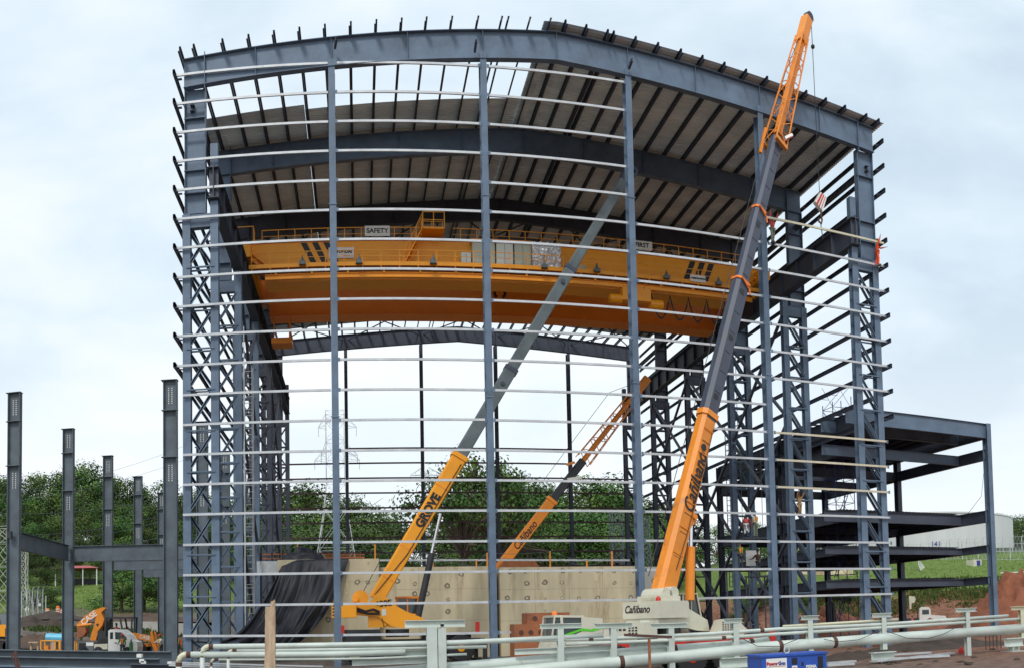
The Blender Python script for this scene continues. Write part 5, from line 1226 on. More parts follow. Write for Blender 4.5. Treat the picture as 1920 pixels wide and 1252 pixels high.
def person(label, loc, rz_, shirt='shirt_orange', trous='jeans', hat='hat_red', vest=None, h=1.72, lean=0., armL=(.3, .2), armR=(.3, .2), legs=((0, 0), (0, 0)), group=None, bag=None):
    # arm: (raise forward in radians, elbow bend); legs: (hip swing, knee bend)
    o = thing('person', label, 'person', loc, group); o.rotation_euler.z = rz_; s = h/1.75; o.scale = (s, s, s)
    hip = V((0, 0, .93)); ch = V((0, -math.sin(lean)*.42, .93+math.cos(lean)*.42)); nk = ch+(ch-hip).normalized()*.14; hd = nk+V((0, -.02, .16))
    def arm(sd_, a, b):
        sh = ch+V((sd_*.19, 0, .03)); el = sh+V((sd_*.07, -math.sin(a)*.28, -math.cos(a)*.28)); wr = el+V((0, -math.sin(a+b)*.26, -math.cos(a+b)*.26)); return sh, el, wr, (wr-el).normalized()
    def leg(sd_, a, b):
        hp = hip+V((sd_*.095, 0, -.05)); kn = hp+V((sd_*.02, -math.sin(a)*.42, -math.cos(a)*.42)); an_ = kn+V((0, math.sin(b-a)*.42, -math.cos(b-a)*.42)); return hp, kn, an_
    aL, aR, lL, lR = arm(-1, *armL), arm(1, *armR), leg(-1, *legs[0]), leg(1, *legs[1])
    J = [(hip, .12), (hip+V((0, 0, .16)), .11), (ch, .13), (nk, .055), (hd-V((0, .0, .06)), .07), (hd+V((0, 0, .04)), .085), (hd+V((0, 0, .12)), .05)]
    E_ = [(0, 1), (1, 2), (2, 3), (3, 4), (4, 5), (5, 6)]
    for A_ in (aL, aR):
        b = len(J); J += [(A_[0], .055), (A_[1], .042), (A_[2], .028), (A_[2]+A_[3]*.08, .035)]; E_ += [(2, b), (b, b+1), (b+1, b+2), (b+2, b+3)]
    for L_ in (lL, lR):
        b = len(J); J += [(L_[0], .085), (L_[1], .058), (L_[2], .04), (L_[2]+V((0, -.13, -.06)), .035)]; E_ += [(0, b), (b, b+1), (b+1, b+2), (b+2, b+3)]
    body = skinmesh('body', J, E_, 'skin', o)
    # fingers, ears, nose joined to the body mesh
    c = MB()
    for A_ in (aL, aR):
        d = A_[3]; e_ = V((1, 0, 0)); p = A_[2]+d*.10
        for k in range(4): q = p+e_*(k-1.5)*.018; c.cyl(q, q+d*(.045+.012*(k in (1, 2)))+V((0, -.012, 0)), .009, .007, 5); c.cyl(q+d*.05, q+d*.07+V((0, -.03, 0)), .008, .006, 5)
        c.cyl(A_[2]+d*.04+e_*.03, A_[2]+d*.09+e_*.055, .01, .008, 5)
    fc = hd+V((0, -.085, .01)); c.bar(fc+V((0, .01, .03)), fc+V((0, -.02, -.01)), .02, .02)
    for sd_ in (-1, 1): c.lathe(hd+V((sd_*.082, 0, .01)), [(.02, 0), (.018, .012)], axis=(sd_, 0, 0), n=6)
    hnd = c.build('hand', 'skin', body)
    hnd.data.transform(Matrix.Translation(wloc(body)))
    c = MB()
    for sd_ in (-1, 1): c.lathe(fc+V((sd_*.032, .004, .03)), [(.011, 0), (.008, .006)], axis=(0, -1, 0), n=6)
    c.bar(fc+V((-.025, .004, -.045)), fc+V((.025, .004, -.045)), .01, .008); eo = c.build('face_feature', 'ink', body); eo.data.transform(Matrix.Translation(wloc(body)))
    J = [(hip+V((0, 0, .0)), .14), (hip+V((0, 0, .18)), .135), (ch, .155), (nk-V((0, 0, .05)), .07)]; E_ = [(0, 1), (1, 2), (2, 3)]
    for A_ in (aL, aR): b = len(J); J += [(A_[0], .075), (A_[1], .058), (A_[2]-A_[3]*.02, .042)]; E_ += [(2, b), (b, b+1), (b+1, b+2)]
    skinmesh('shirt', J, E_, shirt, o)
    J = [(hip+V((0, 0, .04)), .145)]; E_ = []
    for L_ in (lL, lR): b = len(J); J += [(L_[0], .10), (L_[1], .078), (L_[2], .062)]; E_ += [(0, b), (b, b+1), (b+1, b+2)]
    skinmesh('trousers', J, E_, trous, o)
    if vest:
        vo = skinmesh('safety_vest', [(hip+V((0, 0, .08)), .155), (hip+V((0, 0, .25)), .155), (ch+V((0, 0, .02)), .175), (nk-V((0, 0, .1)), .12)], [(0, 1), (1, 2), (2, 3)], vest, o)
        c = MB(); 
        for sd_ in (-1, 1):
            for y in (-.165, .165): c.bar(hip+V((sd_*.07, y*.95, .1)), ch+V((sd_*.085, y*1.05, .08)), .035, .02)
        t_ = c.build('reflective_tape', 'hiyel', vo); t_.data.transform(Matrix.Translation(wloc(vo)))
    c = MB()
    for L_ in (lL, lR): c.box((L_[2].x-.05, L_[2].y-.19, L_[2].z-.09), (L_[2].x+.05, L_[2].y+.08, L_[2].z+.03))
    b = c.build('boot', 'dark', o); b.data.transform(Matrix.Translation(wloc(o)))
    if hat:
        c = MB().lathe(hd+V((0, .0, .05)), [(.115, 0), (.118, .03), (.10, .09), (.06, .125), (.01, .135)], n=14); c.lathe(hd+V((0, -.04, .05)), [(.125, 0), (.12, .012)], n=12)
        b = c.build('hard_hat', hat, o); b.data.transform(Matrix.Translation(wloc(o)))
    else:
        c = MB().lathe(hd+V((0, .015, -.0)), [(.09, 0), (.1, .06), (.07, .13), (.01, .15)], n=12); b = c.build('hair', 'ink', o); b.data.transform(Matrix.Translation(wloc(o)))
    return o
q = atY(1448, 458, -.35)
w1 = person('worker in red shirt standing on a high white girt, reaching up at the hoisted one', (q.x+.05, -.35, q.z+.05), R(20), 'shirt_red', 'khaki', None, armL=(2.8, .2), armR=(2.5, .4), legs=((.1, .1), (-.1, .1)))
q = atY(1646, 501, -.4)
w2 = person('worker in bright orange coverall standing at the upper right corner of the frame', (q.x, -.4, q.z+.08), R(60), 'shirt_orange', 'shirt_orange', 'hat_green', armL=(2.6, .3), armR=(1.2, .6), legs=((.15, .2), (-.1, .1)))
q = atX(1494, 972, 40.15); q = atY(1494, 968, 9.8)
person('tan clothed worker climbing the lattice column high above the annexe decks', (q.x+.1, 9.5, q.z), R(0), 'tan', 'tan', None, armL=(2.2, .5), armR=(2.4, .3), legs=((.5, .9), (-.1, .1)))
q = atY(1417, 1007, 6)
person('worker in orange vest on a lift beside the upper deck beams', (q.x, 6, q.z), R(200), 'shirt_white', 'khaki', 'hat_green', 'hivis', armL=(1.2, .5), armR=(2.6, .2))
q2 = atY(1410, 1004, 6.3)
person('crouching worker in a pink shirt left of the vested worker on the lift', (q2.x-.35, 6.4, q2.z-.1), R(150), 'shirt_red', 'shirt_white', None, lean=.8, legs=((1.1, 1.6), (.6, 1.4)))
lf2 = thing('work_platform', 'small hanging work platform carrying two workers by the deck beams', 'platform', (q.x, 6.2, q.z)); MB().box((q.x-.9, 5.7, q.z-.12), (q.x+.7, 6.8, q.z-.03)).build('platform_floor', 'steel_dark', lf2)
c = MB()
for x in (q.x-.85, q.x+.65): c.bar((x, 6.2, q.z-.05), (x, 6.2, q.z+6), .03)
c.build('hanger_rope', 'dark', lf2)
q = atY(1389, 1066, 5)
person('worker in orange vest seen from behind, below the lift near the orange cylinder', (q.x, 5, q.z), R(180), 'shirt_green', 'jeans', 'hat_green', 'hivis', armL=(1.4, .4), armR=(1., .6))
o = thing('work_platform', 'narrow platform under the worker near the orange cylinder', 'platform', (q.x, 5, q.z)); MB().box((q.x-.9, 4.5, q.z-.12), (q.x+.9, 5.6, q.z-.03)).build('platform_floor', 'steel_dark', o)
for x in (q.x-.8, q.x+.8): MB().bar((x, 5.5, 0), (x, 5.5, q.z-.12), .08).build('leg', 'steel_dark', o)
q = atY(1422, 1078, 7)
person('worker in dark shirt near a white panel beside the fifth front column', (q.x, 7, q.z), R(200), 'rust', 'jeans', None, armL=(1.5, .2), armR=(.8, .6))
o = thing('work_platform', 'platform under the dark shirted worker beside the fifth front column', 'platform', (q.x, 7, q.z)); MB().box((q.x-.8, 6.5, q.z-.12), (q.x+.8, 7.6, q.z-.03)).build('platform_floor', 'steel_dark', o)
MB().box((q.x-.55, 7.7, q.z+.7), (q.x+.5, 7.74, q.z+1.75)).build('white_panel', 'sign', o)
for x in (q.x-.7, q.x+.7): MB().bar((x, 7.5, 0), (x, 7.5, q.z-.12), .08).build('leg', 'steel_dark', o)

# ------------------------------------------------------------------ left side of the site
Z1 = lambda zx, zy: (zx/5.818, 1040+zy/5.818)
def tz(zx, zy, Y): return atY(*Z1(zx, zy), Y)
def tpoly(pts, Y, th, nm, m, par): return MB().plate([tz(x, y, Y) for x, y in pts], (0, th, 0)).build(nm, m, par)
YB = 19.
bh = thing('backhoe_loader', 'orange backhoe loader with raised digging arm and black canopy', 'backhoe loader', (tz(1300, 1080, YB).x, YB, 0))
a1 = tpoly([(838, 795), (838, 755), (930, 665), (1020, 603), (1125, 568), (1150, 585), (1105, 625), (1050, 672), (960, 722), (870, 785)], YB-.25, .5, 'digging_boom', 'orange', bh)
text('lettering', 'CASE', .62, tz(970, 690, YB-.26), tz(1080, 605, YB)-tz(850, 780, YB), (-.55, 0, .8), 'sign', a1, off=.006, bold=.01)
a2 = tpoly([(1048, 668), (1100, 622), (1137, 700), (1118, 765), (1075, 822), (1045, 932), (980, 932), (1002, 838), (1030, 760)], YB-.3, .6, 'dipper_arm', 'orange', bh)
tpoly([(1050, 755), (1075, 745), (1075, 770), (1058, 780)], YB-.32, .02, 'emblem', 'ink', a2)
MB().plate([tz(x, y, YB-.4) for x, y in ((838, 780), (930, 790), (940, 840), (905, 890), (838, 910))], (0, .9, 0)).build('digging_bucket', 'rust_plate', bh)
c = MB().cyl(tz(850, 775, YB-.35), tz(1000, 755, YB-.35), .1, n=10).cyl(tz(1090, 830, YB), tz(1150, 690, YB), .09, n=10); c.build('hydraulic_ram', 'orange', bh)
c = MB(); cabx = [tz(x, 700, YB).x for x in (1170, 1240, 1340, 1480)]; zr = tz(1300, 695, YB).z; zb = tz(1300, 850, YB).z
c.box((cabx[0], YB-.8, zr), (cabx[3], YB+.8, zr+.12))
for x in (cabx[0]+.1, cabx[2], cabx[3]-.1):
    for y in (YB-.75, YB+.75): c.bar((x, y, zr), (x+(.25 if x == cabx[2] else -.05), y, zb-.3), .12)
c.build('canopy', 'dark', bh)
c = MB().box((tz(1090, 0, YB).x, YB-.6, .7), (tz(1180, 0, YB).x, YB+.6, 1.9)).box((tz(1180, 0, YB).x, YB-.55, .6), (tz(1480, 0, YB).x, YB+.55, 1.35)); c.build('engine_body', 'dark', bh)
la = tpoly([(1400, 838), (1560, 868), (1650, 890), (1655, 950), (1560, 930), (1450, 905), (1405, 870)], YB-.7, .3, 'loader_arm', 'orange', bh)
text('lettering', 'CASE', .36, tz(1580, 902, YB-.71), tz(1600, 900, YB)-tz(1450, 870, YB), (.1, 0, 1), 'sign', la, off=.006, bold=.006)
tpoly([(1640, 835), (1660, 830), (1690, 960), (1725, 1060), (1690, 1065), (1650, 960)], YB-.7, .3, 'loader_link', 'orange', bh); tpoly([(1680, 835), (1697, 850), (1730, 990), (1710, 1010)], YB-.4, .25, 'loader_link', 'orange', bh)
tpoly([(1470, 965), (1610, 965), (1615, 1000), (1480, 1010)], YB-.5, 1.2, 'front_frame', 'orange', bh); MB().plate([tz(x, y, YB-.9) for x, y in ((1650, 1060), (1740, 1050), (1755, 1075), (1650, 1078))], (0, 2., 0)).build('loader_bucket', 'orange', bh)
for zx, r_ in ((1200, .72), (1555, .5)):
    for s in (-1, 1): wheel((tz(zx, 0, YB).x, YB+s*.85, r_), (0, s, 0), r_, .4, bh, 'orange')
YT = 16.5
tk = thing('pickup_truck', 'white flatbed pickup facing right, carrying a grey compressor', 'pickup truck', (tz(1200, 1080, YT).x, YT, 0))
prof_ = [(1180, 1050), (1180, 830), (1200, 812), (1330, 815), (1400, 870), (1440, 930), (1490, 950), (1500, 1000), (1495, 1050)]
tb_ = tpoly(prof_, YT-.85, 1.7, 'cab_body', 'white', tk)
tpoly([(1200, 845), (1232, 843), (1232, 915), (1200, 918)], YT-.862, .01, 'window', 'glass', tk); tpoly([(1255, 842), (1325, 845), (1375, 895), (1385, 925), (1258, 920)], YT-.862, .01, 'window', 'glass', tk)
tpoly([(1250, 955), (1275, 955), (1275, 965), (1250, 965)], YT-.866, .01, 'door_handle', 'ink', tk)
MB().box((tz(850, 0, YT).x, YT-.9, tz(0, 1050, YT).z), (tz(1175, 0, YT).x, YT+.9, tz(0, 1030, YT).z)).build('flatbed', 'dark', tk)
tpoly([(1025, 975), (1172, 970), (1172, 1030), (1025, 1035)], YT-.85, 1.0, 'water_tank', 'cream', tk)
cp = tpoly([(847, 950), (1018, 950), (1018, 1048), (847, 1048)], YT-.86, 1.2, 'compressor', 'boomgrey2', tk); tpoly([(860, 962), (935, 962), (935, 1035), (860, 1035)], YT-.875, .01, 'vent', 'ink', cp); tpoly([(940, 955), (1018, 955), (1018, 992), (940, 992)], YT-.875, .012, 'label_plate', 'sign', cp)
for zx in (960, 1110, 1420):
    for s in (-1, 1): wheel((tz(zx, 0, YT).x, YT+s*.75, .36), (0, s, 0), .36, .25, tk, 'sign_grey')
def pz(label, zx, zy, Y, **k): q = tz(zx, zy, Y); return person(label, (q.x, Y, H(q.x, Y)), k.pop('rz', 0), **k)
pz('worker in green with an orange vest and red hard hat beside the white pickup', 1335, 1070, 15.0, h=1.62, shirt='shirt_green', trous='jeans', vest='hivis', armL=(.5, .6), armR=(.2, .2))
pz('worker with orange vest and red hard hat bending to shovel beside the tall column', 1758, 1072, 15.5, h=1.62, rz=R(-50), shirt='shirt_white', trous='jeans', vest='hivis', lean=.15, armL=(.9, .4), armR=(.8, .5))
q = tz(1268, 900, 19.); person('driver in red shirt sitting on the backhoe, left one', (q.x, 19., .75), R(90), 'shirt_red', 'jeans', None, legs=((1.4, 1.4), (1.4, 1.4)), armL=(1., .4), armR=(1., .4))
q = tz(1382, 900, 20.6); person('worker with red hard hat standing behind the backhoe, right of the driver', (q.x, 20.6, .45), R(0), 'dark', 'jeans', 'hat_red')
q = atY(332, 1215, 14.); person('worker with orange vest and red hard hat between the tall column and the lattice column', (q.x, 14., 0), R(30), 'shirt_orange', 'jeans', 'hat_red', 'hivis')
q = tz(1430, 1072, 14.8); o = thing('gas_cylinder', 'dark green gas cylinder standing by the pickup cab', 'gas cylinder', (q.x, 14.8, 0)); MB().lathe((q.x, 14.8, 0), [(.13, 0), (.13, 1.0), (.1, 1.12), (.04, 1.18)], n=14).build('bottle', 'shirt_green', o); MB().lathe((q.x, 14.8, 1.18), [(.05, 0), (.05, .1), (.02, .14)], n=8).build('valve', 'rust', o)
q = tz(1690, 1060, 15.2); o = MB().bar(tz(1690, 1060, 15.2), tz(1752, 985, 15.2), .03).box((q.x-.15, 15.1, .02), (q.x+.1, 15.35, .06)).build('shovel', 'orange', None, org=q); tag(o, 'orange handled shovel held by the worker at the tall column', 'shovel')
of = thing('trestle_frame', 'orange tubular trestle frames standing on the ground before the blue pipe', 'trestle', (tz(620, 1050, 22).x, 22, 0)); 
for x0, x1, y0 in ((445, 655, 935), (735, 812, 950)):
    c = MB(); a, b = tz(x0, 1045, 22), tz(x1, 1045, 22); zt_ = tz(x0, y0, 22).z
    for Yk in (22, 23.0):
        for x in (a.x, (a.x*.25+b.x*.75), b.x): c.bar((x, Yk, 0), (x, Yk, zt_), .09)
        c.bar((a.x, Yk, zt_), (b.x, Yk, zt_), .09).bar((a.x, Yk, .25), (b.x, Yk, .25), .09)
    for x in (a.x, b.x): c.bar((x, 22, zt_), (x, 23, zt_), .09)
    c.build('frame', 'rail', of)
for zx in (510, 570, 600, 710): q = tz(zx, 1040, 22.2); MB().box((q.x-.12, 22.2, .02), (q.x+.12, 22.6, .02+.6*(.5+.5*(zx in (510, 710))))).build('chair_block', 'orange', of)
o = MB().cyl(tz(510, 905, 27), tz(760, 915, 27), .42, n=20).build('large_pipe', 'bluepipe', None, org=tz(600, 910, 27)); tag(o, 'big light blue plastic pipe lying behind the orange trestles', 'pipe')
for k in range(2): q = tz(600+k*130, 950, 27); o = MB().box((q.x-.2, 26.4, 0), (q.x+.2, 27.6, q.z)).build('pipe_rest', 'wood', None, org=q); tag(o, ('left', 'right')[k]+' timber rest under the big light blue pipe', 'timber', 'rests under the blue pipe')
o = thing('timber_trestle', 'low brown timber bench by the earth bank at the left', 'trestle', (tz(370, 1040, 24).x, 24, 0)); a, b = tz(320, 948, 24), tz(425, 948, 24); MB().box((a.x, 23.7, a.z-.1), (b.x, 24.5, a.z)).build('top', 'wood', o)
for x in (a.x+.1, b.x-.15): MB().box((x, 23.9, 0), (x+.14, 24.1, a.z-.1)).build('leg', 'wood', o)
# digger body at the left edge
ex = thing('excavator', 'yellow excavator body cut off by the left edge', 'excavator', (tz(-60, 1000, 24).x, 24, 0))
tpoly([(-260, 760), (60, 760), (85, 775), (85, 870), (60, 890), (-260, 890)], 22.7, 2.4, 'body', 'yellow', ex); tpoly([(-240, 640), (-20, 640), (20, 760), (-240, 760)], 23., 1.6, 'cab', 'glass', ex); tpoly([(-150, 890), (50, 890), (50, 920), (-150, 920)], 23., 1.8, 'turntable', 'dark', ex)
for Yk in (22.6, 24.7): 
    a, b = tz(-200, 930, Yk), tz(75, 930, Yk); MB().box((a.x, Yk, .1), (b.x, Yk+.55, .95)).cyl((a.x, Yk, .52), (a.x, Yk+.55, .52), .42, n=14).cyl((b.x, Yk, .52), (b.x, Yk+.55, .52), .42, n=14).build('track', 'black', ex)
tpoly([(55, 800), (85, 800), (85, 880), (55, 885)], 22.68, .02, 'vent', 'ink', ex)
# berms, heaps
def heap(label, px, py, D, r_, h_, m='heap', grp=None, nm='earth_heap', ell=1.):
    g = atD(px, py, D); z0 = H(g.x, g.y)-.3; c = MB(); n, k_ = 36, 14; vs = [(g.x, g.y, z0+h_)]
    for j in range(1, k_+1):
        t = j/k_
        for i in range(n):
            a = 2*math.pi*i/n; rr = r_*t*(1+.15*noise.noise(V((math.cos(a)*1.5+px, math.sin(a)*1.5, 0)))); x, y = g.x+rr*math.cos(a)*ell, g.y+rr*math.sin(a)
            vs.append((x, y, z0+h_*(1-t)**1.15*(1+.5*noise.noise(V((x*1.1, y*1.1, 2))))+.12*noise.noise(V((x*3, y*3, 1)))))
    fs = [(0, 1+i, 1+(i+1) % n) for i in range(n)]+[(1+(j-1)*n+i, 1+j*n+i, 1+j*n+(i+1) % n, 1+(j-1)*n+(i+1) % n) for j in range(1, k_) for i in range(n)]
    o = c.add(vs, fs).build(nm, m, None, smooth=True, org=V((g.x, g.y, z0))); return tag(o, label, 'heap', grp)
M['heap'] = mat('dark_earth', (.055, .038, .028), .95, 0, .4, 1.2, .6, (.12, .09, .05), .4, 1)
M['redearth'] = mat('red_laterite_earth', (.25, .085, .042), .95, 0, .35, 1.2, .7, (.16, .05, .03), .45, .6)
M['mudbank'] = mat('brown_cut_bank', (.085, .05, .03), .95, 0, .4, .8, .8, (.07, .05, .03), .5, .5)
heap('dark earth heap, left one, behind the leftmost column', 58, 1168, 104, 4.0, 1.5); heap('dark earth heap, right one, left of the second column', 101, 1168, 104, 2.8, 1.4)
heap('dark wet earth heap near the orange drums', 97, 1150, 119, 5, 1.1, ell=1.3)
heap('brown earth bank behind the loader canopy', 262, 1160, 116, 7, 1.2, 'mudbank', ell=1.8)
heap('brown cut bank under the grass strip at the left', 80, 1205, 86, 6, 1.2, 'mudbank', ell=1.5)
heap('large mound of red earth at the right edge', 1912, 1170, 82, 8.5, 5.6, 'redearth')
heap('low strip of red earth behind the front of the annexe', 1740, 1185, 92, 9, 1.5, 'redearth', ell=2.)
heap('mound of red earth seen between the right tower legs', 1545, 1180, 96, 7, 3.0, 'redearth', ell=1.4)
heap('dark muddy heap under the big pipe at the right', 1760, 1215, 52, 4, .9, 'heap', ell=2.)
heap('dark muddy heap beneath the rack, left of the white girts', 1600, 1225, 46, 3., .7, 'heap', ell=1.6)
# drums, boards, fence
GD = 'orange traffic drums and barriers by the grass slope'
for k, (zx, zy, lb) in enumerate(((520, 590, 'orange traffic drum, leftmost by the grass slope'), (632, 600, 'tall orange and white traffic drum by the grass slope'), (680, 610, 'orange traffic drum beside the tall striped one'), (708, 610, 'orange traffic drum nearest the second column'))):
    g = atD(*Z1(zx, zy), 128); z0 = H(g.x, g.y); o = thing('traffic_drum', lb, 'traffic drum', (g.x, g.y, z0), GD); hh = 1.35 if zx == 632 else .95
    MB().lathe((g.x, g.y, z0), [(.42, 0), (.42, .08), (.32, .1), (.27, hh*.85), (.18, hh)], n=14).build('drum_body', 'strap', o)
    for zz in (.35, .6): MB().lathe((g.x, g.y, z0+hh*zz), [(.33, 0), (.32, .14)], n=14).build('white_band', 'sign', o)
for k, (zx, zy, hh, lb) in enumerate(((362, 560, 1.9, 'pale timber post, leftmost before the dark shrub'), (417, 640, 2.4, 'pale post carrying a small white board'), (500, 545, 2.8, 'tall grey pole before the small dark tree'), (290, 560, 1.2, 'low post with a square white board at the tower foot'))):
    g = atD(*Z1(zx, zy), 126); z0 = H(g.x, g.y); o = thing('marker_post', lb, 'post', (g.x, g.y, z0), 'posts by the fence'); MB().bar((g.x, g.y, z0), (g.x, g.y, z0+hh), .1).build('stake', 'sign_grey', o)
    if k in (1, 3): MB().box((g.x-.1, g.y-.2, z0+hh*.55), (g.x+.45, g.y-.15, z0+hh*.55+.42)).build('board', 'sign', o)
def fence(label, pts, D, h_, grp=None, posts=6, m='galv', nm='wire_fence', mesh_=True):
    g = [atD(px, 1170, D_) for px, D_ in zip(pts, D)]; o = thing(nm, label, 'fence', (g[0].x, g[0].y, H(g[0].x, g[0].y)), grp)
    P_ = []
    for a, b in zip(g, g[1:]):
        for k in range(posts): q = a.lerp(b, k/posts); P_.append(V((q.x, q.y, H(q.x, q.y))))
    q = g[-1]; P_.append(V((q.x, q.y, H(q.x, q.y))))
    for p in P_: MB().bar(p-V((0, 0, .2)), p+V((0, 0, h_)), .12).bar(p+V((0, 0, h_)), p+V((.3, -.3, h_+.4)), .08).build('fence_post', m, o)
    c = MB()
    for p, q in zip(P_, P_[1:]):
        for t in (0.02, .5, 1): c.bar(p+V((0, 0, h_*t)), q+V((0, 0, h_*t)), .05)
        if mesh_:
            L = (q-p).length; n_ = max(2, int(L/.7))
            for i in range(n_): a = p.lerp(q, i/n_); b = p.lerp(q, (i+1)/n_); c.bar(a, b+V((0, 0, h_)), .022).bar(a+V((0, 0, h_)), b, .022)
    c.build('chain_link', m, o); return o
fence('grey wire fence at the foot of the lattice pylon on the left', (30, 80), (118, 124), 3.6, posts=5)
fence('chain-link fence along the top of the grass bank by the tank', (1660, 1780, 1930), (163, 160, 158), 3.0, posts=5)
fence('second chain-link fence climbing behind the annexe corner', (1770, 1850, 1940), (190, 196, 200), 3.2, posts=5)
# pylons
def pylon(label, pxb, D, ytop, wb, wt, yw, arms, m='galv', grp=None, br=.1, zoff=0):
    g = atD(pxb, 1170, D); z0 = H(g.x, g.y)+zoff; zt_ = atD(pxb, ytop, D).z; zw = atD(pxb, yw, D).z
    o = thing('lattice_pylon', label, 'pylon', (g.x, g.y, z0), grp)
    def wid(z): return wb+(wt-wb)*min(1, (z-z0)/(zw-z0)) if z < zw else wt
    lv_ = [z0]; 
    while lv_[-1] < zt_-.5: lv_.append(min(zt_, lv_[-1]+max(1.5, wid(lv_[-1])*1.15)))
    sg = ((-1, -1), (1, -1), (1, 1), (-1, 1)); c = MB(); d = MB()
    def pt(i, z): w_ = wid(z)/2; return V((g.x+sg[i][0]*w_, g.y+sg[i][1]*w_, z))
    for a, b in zip(lv_, lv_[1:]):
        for i in range(4):
            c.bar(pt(i, a), pt(i, b), br*1.5); j = (i+1) % 4; d.bar(pt(i, a), pt(j, b), br).bar(pt(j, a), pt(i, b), br).bar(pt(i, b), pt(j, b), br)
    c.build('legs', m, o); d.build('lattice', m, o)
    for (y, pl, pr_) in arms:
        z = atD(pxb, y, D).z
        for px in (pl, pr_):
            x = atD(px, y, D).x; a_ = MB()
            for s in (-1, 1): a_.bar((g.x+(wt/2 if x > g.x else -wt/2), g.y+s*wt/2, z), (x, g.y, z-.1), br).bar((g.x+(wt/2 if x > g.x else -wt/2), g.y+s*wt/2, z+1.9), (x, g.y, z), br)
            for t in (.33, .66): xm = g.x+(x-g.x)*t; a_.bar((xm, g.y, z-.1), (xm, g.y, z+1.9*(1-t)), br*.8)
            a_.bar((x, g.y, z), (x, g.y, z-1.6), .12); a_.build('cross_arm', m, o)
    return o
pylon('large lattice pylon with wide arms behind the second front column', 632, 150, 772, 9., 3.1, 925, [(800, 597, 668), (852, 602, 670), (862, 590, 674)], 'galv', br=.055)
pylon('pale lattice pylon between the trees, left of the fourth front column', 1160, 128, 955, 1.9, 1.5, 990, [], 'steel_weathered', br=.055)
pylon('pale lattice pylon just right of the fourth front column', 1213, 128, 965, 3.2, 1.2, 1040, [], 'steel_weathered', br=.055)
pylon('slim white lattice mast behind the leftmost column', 43, 122, 1018, 2.6, 1.0, 1100, [], 'cabinet', br=.05)
pylon('white substation gantry cut by the left edge', 6, 128, 988, 3.0, 3.0, 1000, [(1010, -20, 22)], 'cabinet', br=.06)
pylon('faint distant pylon above the trees left of the yellow boom', 802, 230, 885, 4, 1.8, 950, [(890, 770, 830)], 'galv', br=.12)
GW = 'power lines over the left hill'
for k, (a, b) in enumerate((((-30, 932, 160), (345, 836, 190)), ((-30, 945, 160), (345, 862, 190)), ((-30, 962, 155), (330, 926, 180)), ((-30, 1003, 140), (330, 958, 170)), ((-30, 1018, 140), (330, 968, 170)), ((30, 1010, 130), (330, 1000, 150)))):
    p, q = atD(*a), atD(*b); o = MB().tube([p.lerp(q, t/8)-V((0, 0, 6*t/8*(1-t/8))) for t in range(9)], .025, 4).build('power_line', 'steel_weathered', None, org=p); tag(o, ORD[k]+' power line from the top, crossing before the left hill', 'cable', GW)
# shelter with pink roof
g = atD(155, 1085, 172); z0 = H(g.x, g.y); zr = atD(155, 1066, 172).z
sh = thing('open_shelter', 'open shelter with a pinkish red hipped roof on the grass bank', 'shelter', (g.x, g.y, z0)); a, b = atD(106, 1068, 172).x, atD(200, 1068, 172).x; zq = atD(155, 1060, 172).z
MB().add([(a, g.y-4, zr-.1), (b, g.y-4, zr-.1), (b, g.y+4, zr-.1), (a, g.y+4, zr-.1), (a+3, g.y, zq), (b-3, g.y, zq)], [(0, 1, 5, 4), (1, 2, 5), (2, 3, 4, 5), (3, 0, 4), (3, 2, 1, 0)]).build('roof', 'roof_red', sh)
for i in range(4):
    for y in (-3.6, 3.6): x = a+.5+(b-a-1)*i/3; MB().bar((x, g.y+y, z0-1), (x, g.y+y, zr-.05), .18).build('post', 'sign_grey', sh)
MB().box((a+1, g.y-.5, z0-1), (b-1, g.y+3.5, z0+1.2)).build('low_wall', 'dark', sh)
# red roofed house right, container, tank
g = atD(1530, 1050, 240); z0 = H(g.x, g.y); a, b = atD(1478, 1050, 240), atD(1585, 1050, 240); zr = atD(1530, 1049, 240).z; zq = atD(1530, 1034, 240).z; ax_ = (b-a).normalized(); ay_ = V((-ax_.y, ax_.x, 0)); ctr = (a+b)/2; hw = (b-a).length/2
hs = thing('house', 'low house with faded red hipped roof beyond the side frame', 'house', (ctr.x, ctr.y, z0))
def hp(u, v_, z): q = ctr+ax_*u+ay_*v_; return (q.x, q.y, z)
MB().add([hp(-hw, -5, zr), hp(hw, -5, zr), hp(hw, 5, zr), hp(-hw, 5, zr), hp(-hw*.45, 0, zq), hp(hw*.45, 0, zq)], [(0, 1, 5, 4), (1, 2, 5), (2, 3, 4, 5), (3, 0, 4), (3, 2, 1, 0)]).build('roof', 'roof_red', hs)
MB().plate([hp(-hw+.6, -4.4, z0-1), hp(hw-.6, -4.4, z0-1), hp(hw-.6, 4.4, z0-1), hp(-hw+.6, 4.4, z0-1)], (0, 0, zr-z0+.95)).build('wall', 'concrete_pale', hs)
c = MB()
for k in range(5): u = -hw*.7+k*hw*.35; c.plate([hp(u, -4.42, zr-2.2), hp(u+1.4, -4.42, zr-2.2), hp(u+1.4, -4.42, zr-.9), hp(u, -4.42, zr-.9)], ay_*-.03)
c.build('window', 'glass', hs)
a, b = atD(1556, 1000, 262), atD(1901, 1000, 262); ctr = (a+b)/2; rr = (b-a).length/2; d_ = V((ctr.x-CX, ctr.y+CD, 0)).normalized(); cc = ctr+d_*rr*.12; cc.z = 0; rr *= 1.0
z0 = H(ctr.x, ctr.y); zt_ = atD(1730, 969, 262-rr*.5).z; zb = min(z0, atD(1730, 1037, 262).z)
tk_ = thing('storage_tank', 'huge white cylindrical storage tank numbered 141', 'storage tank', (cc.x, cc.y, zb-2)); 
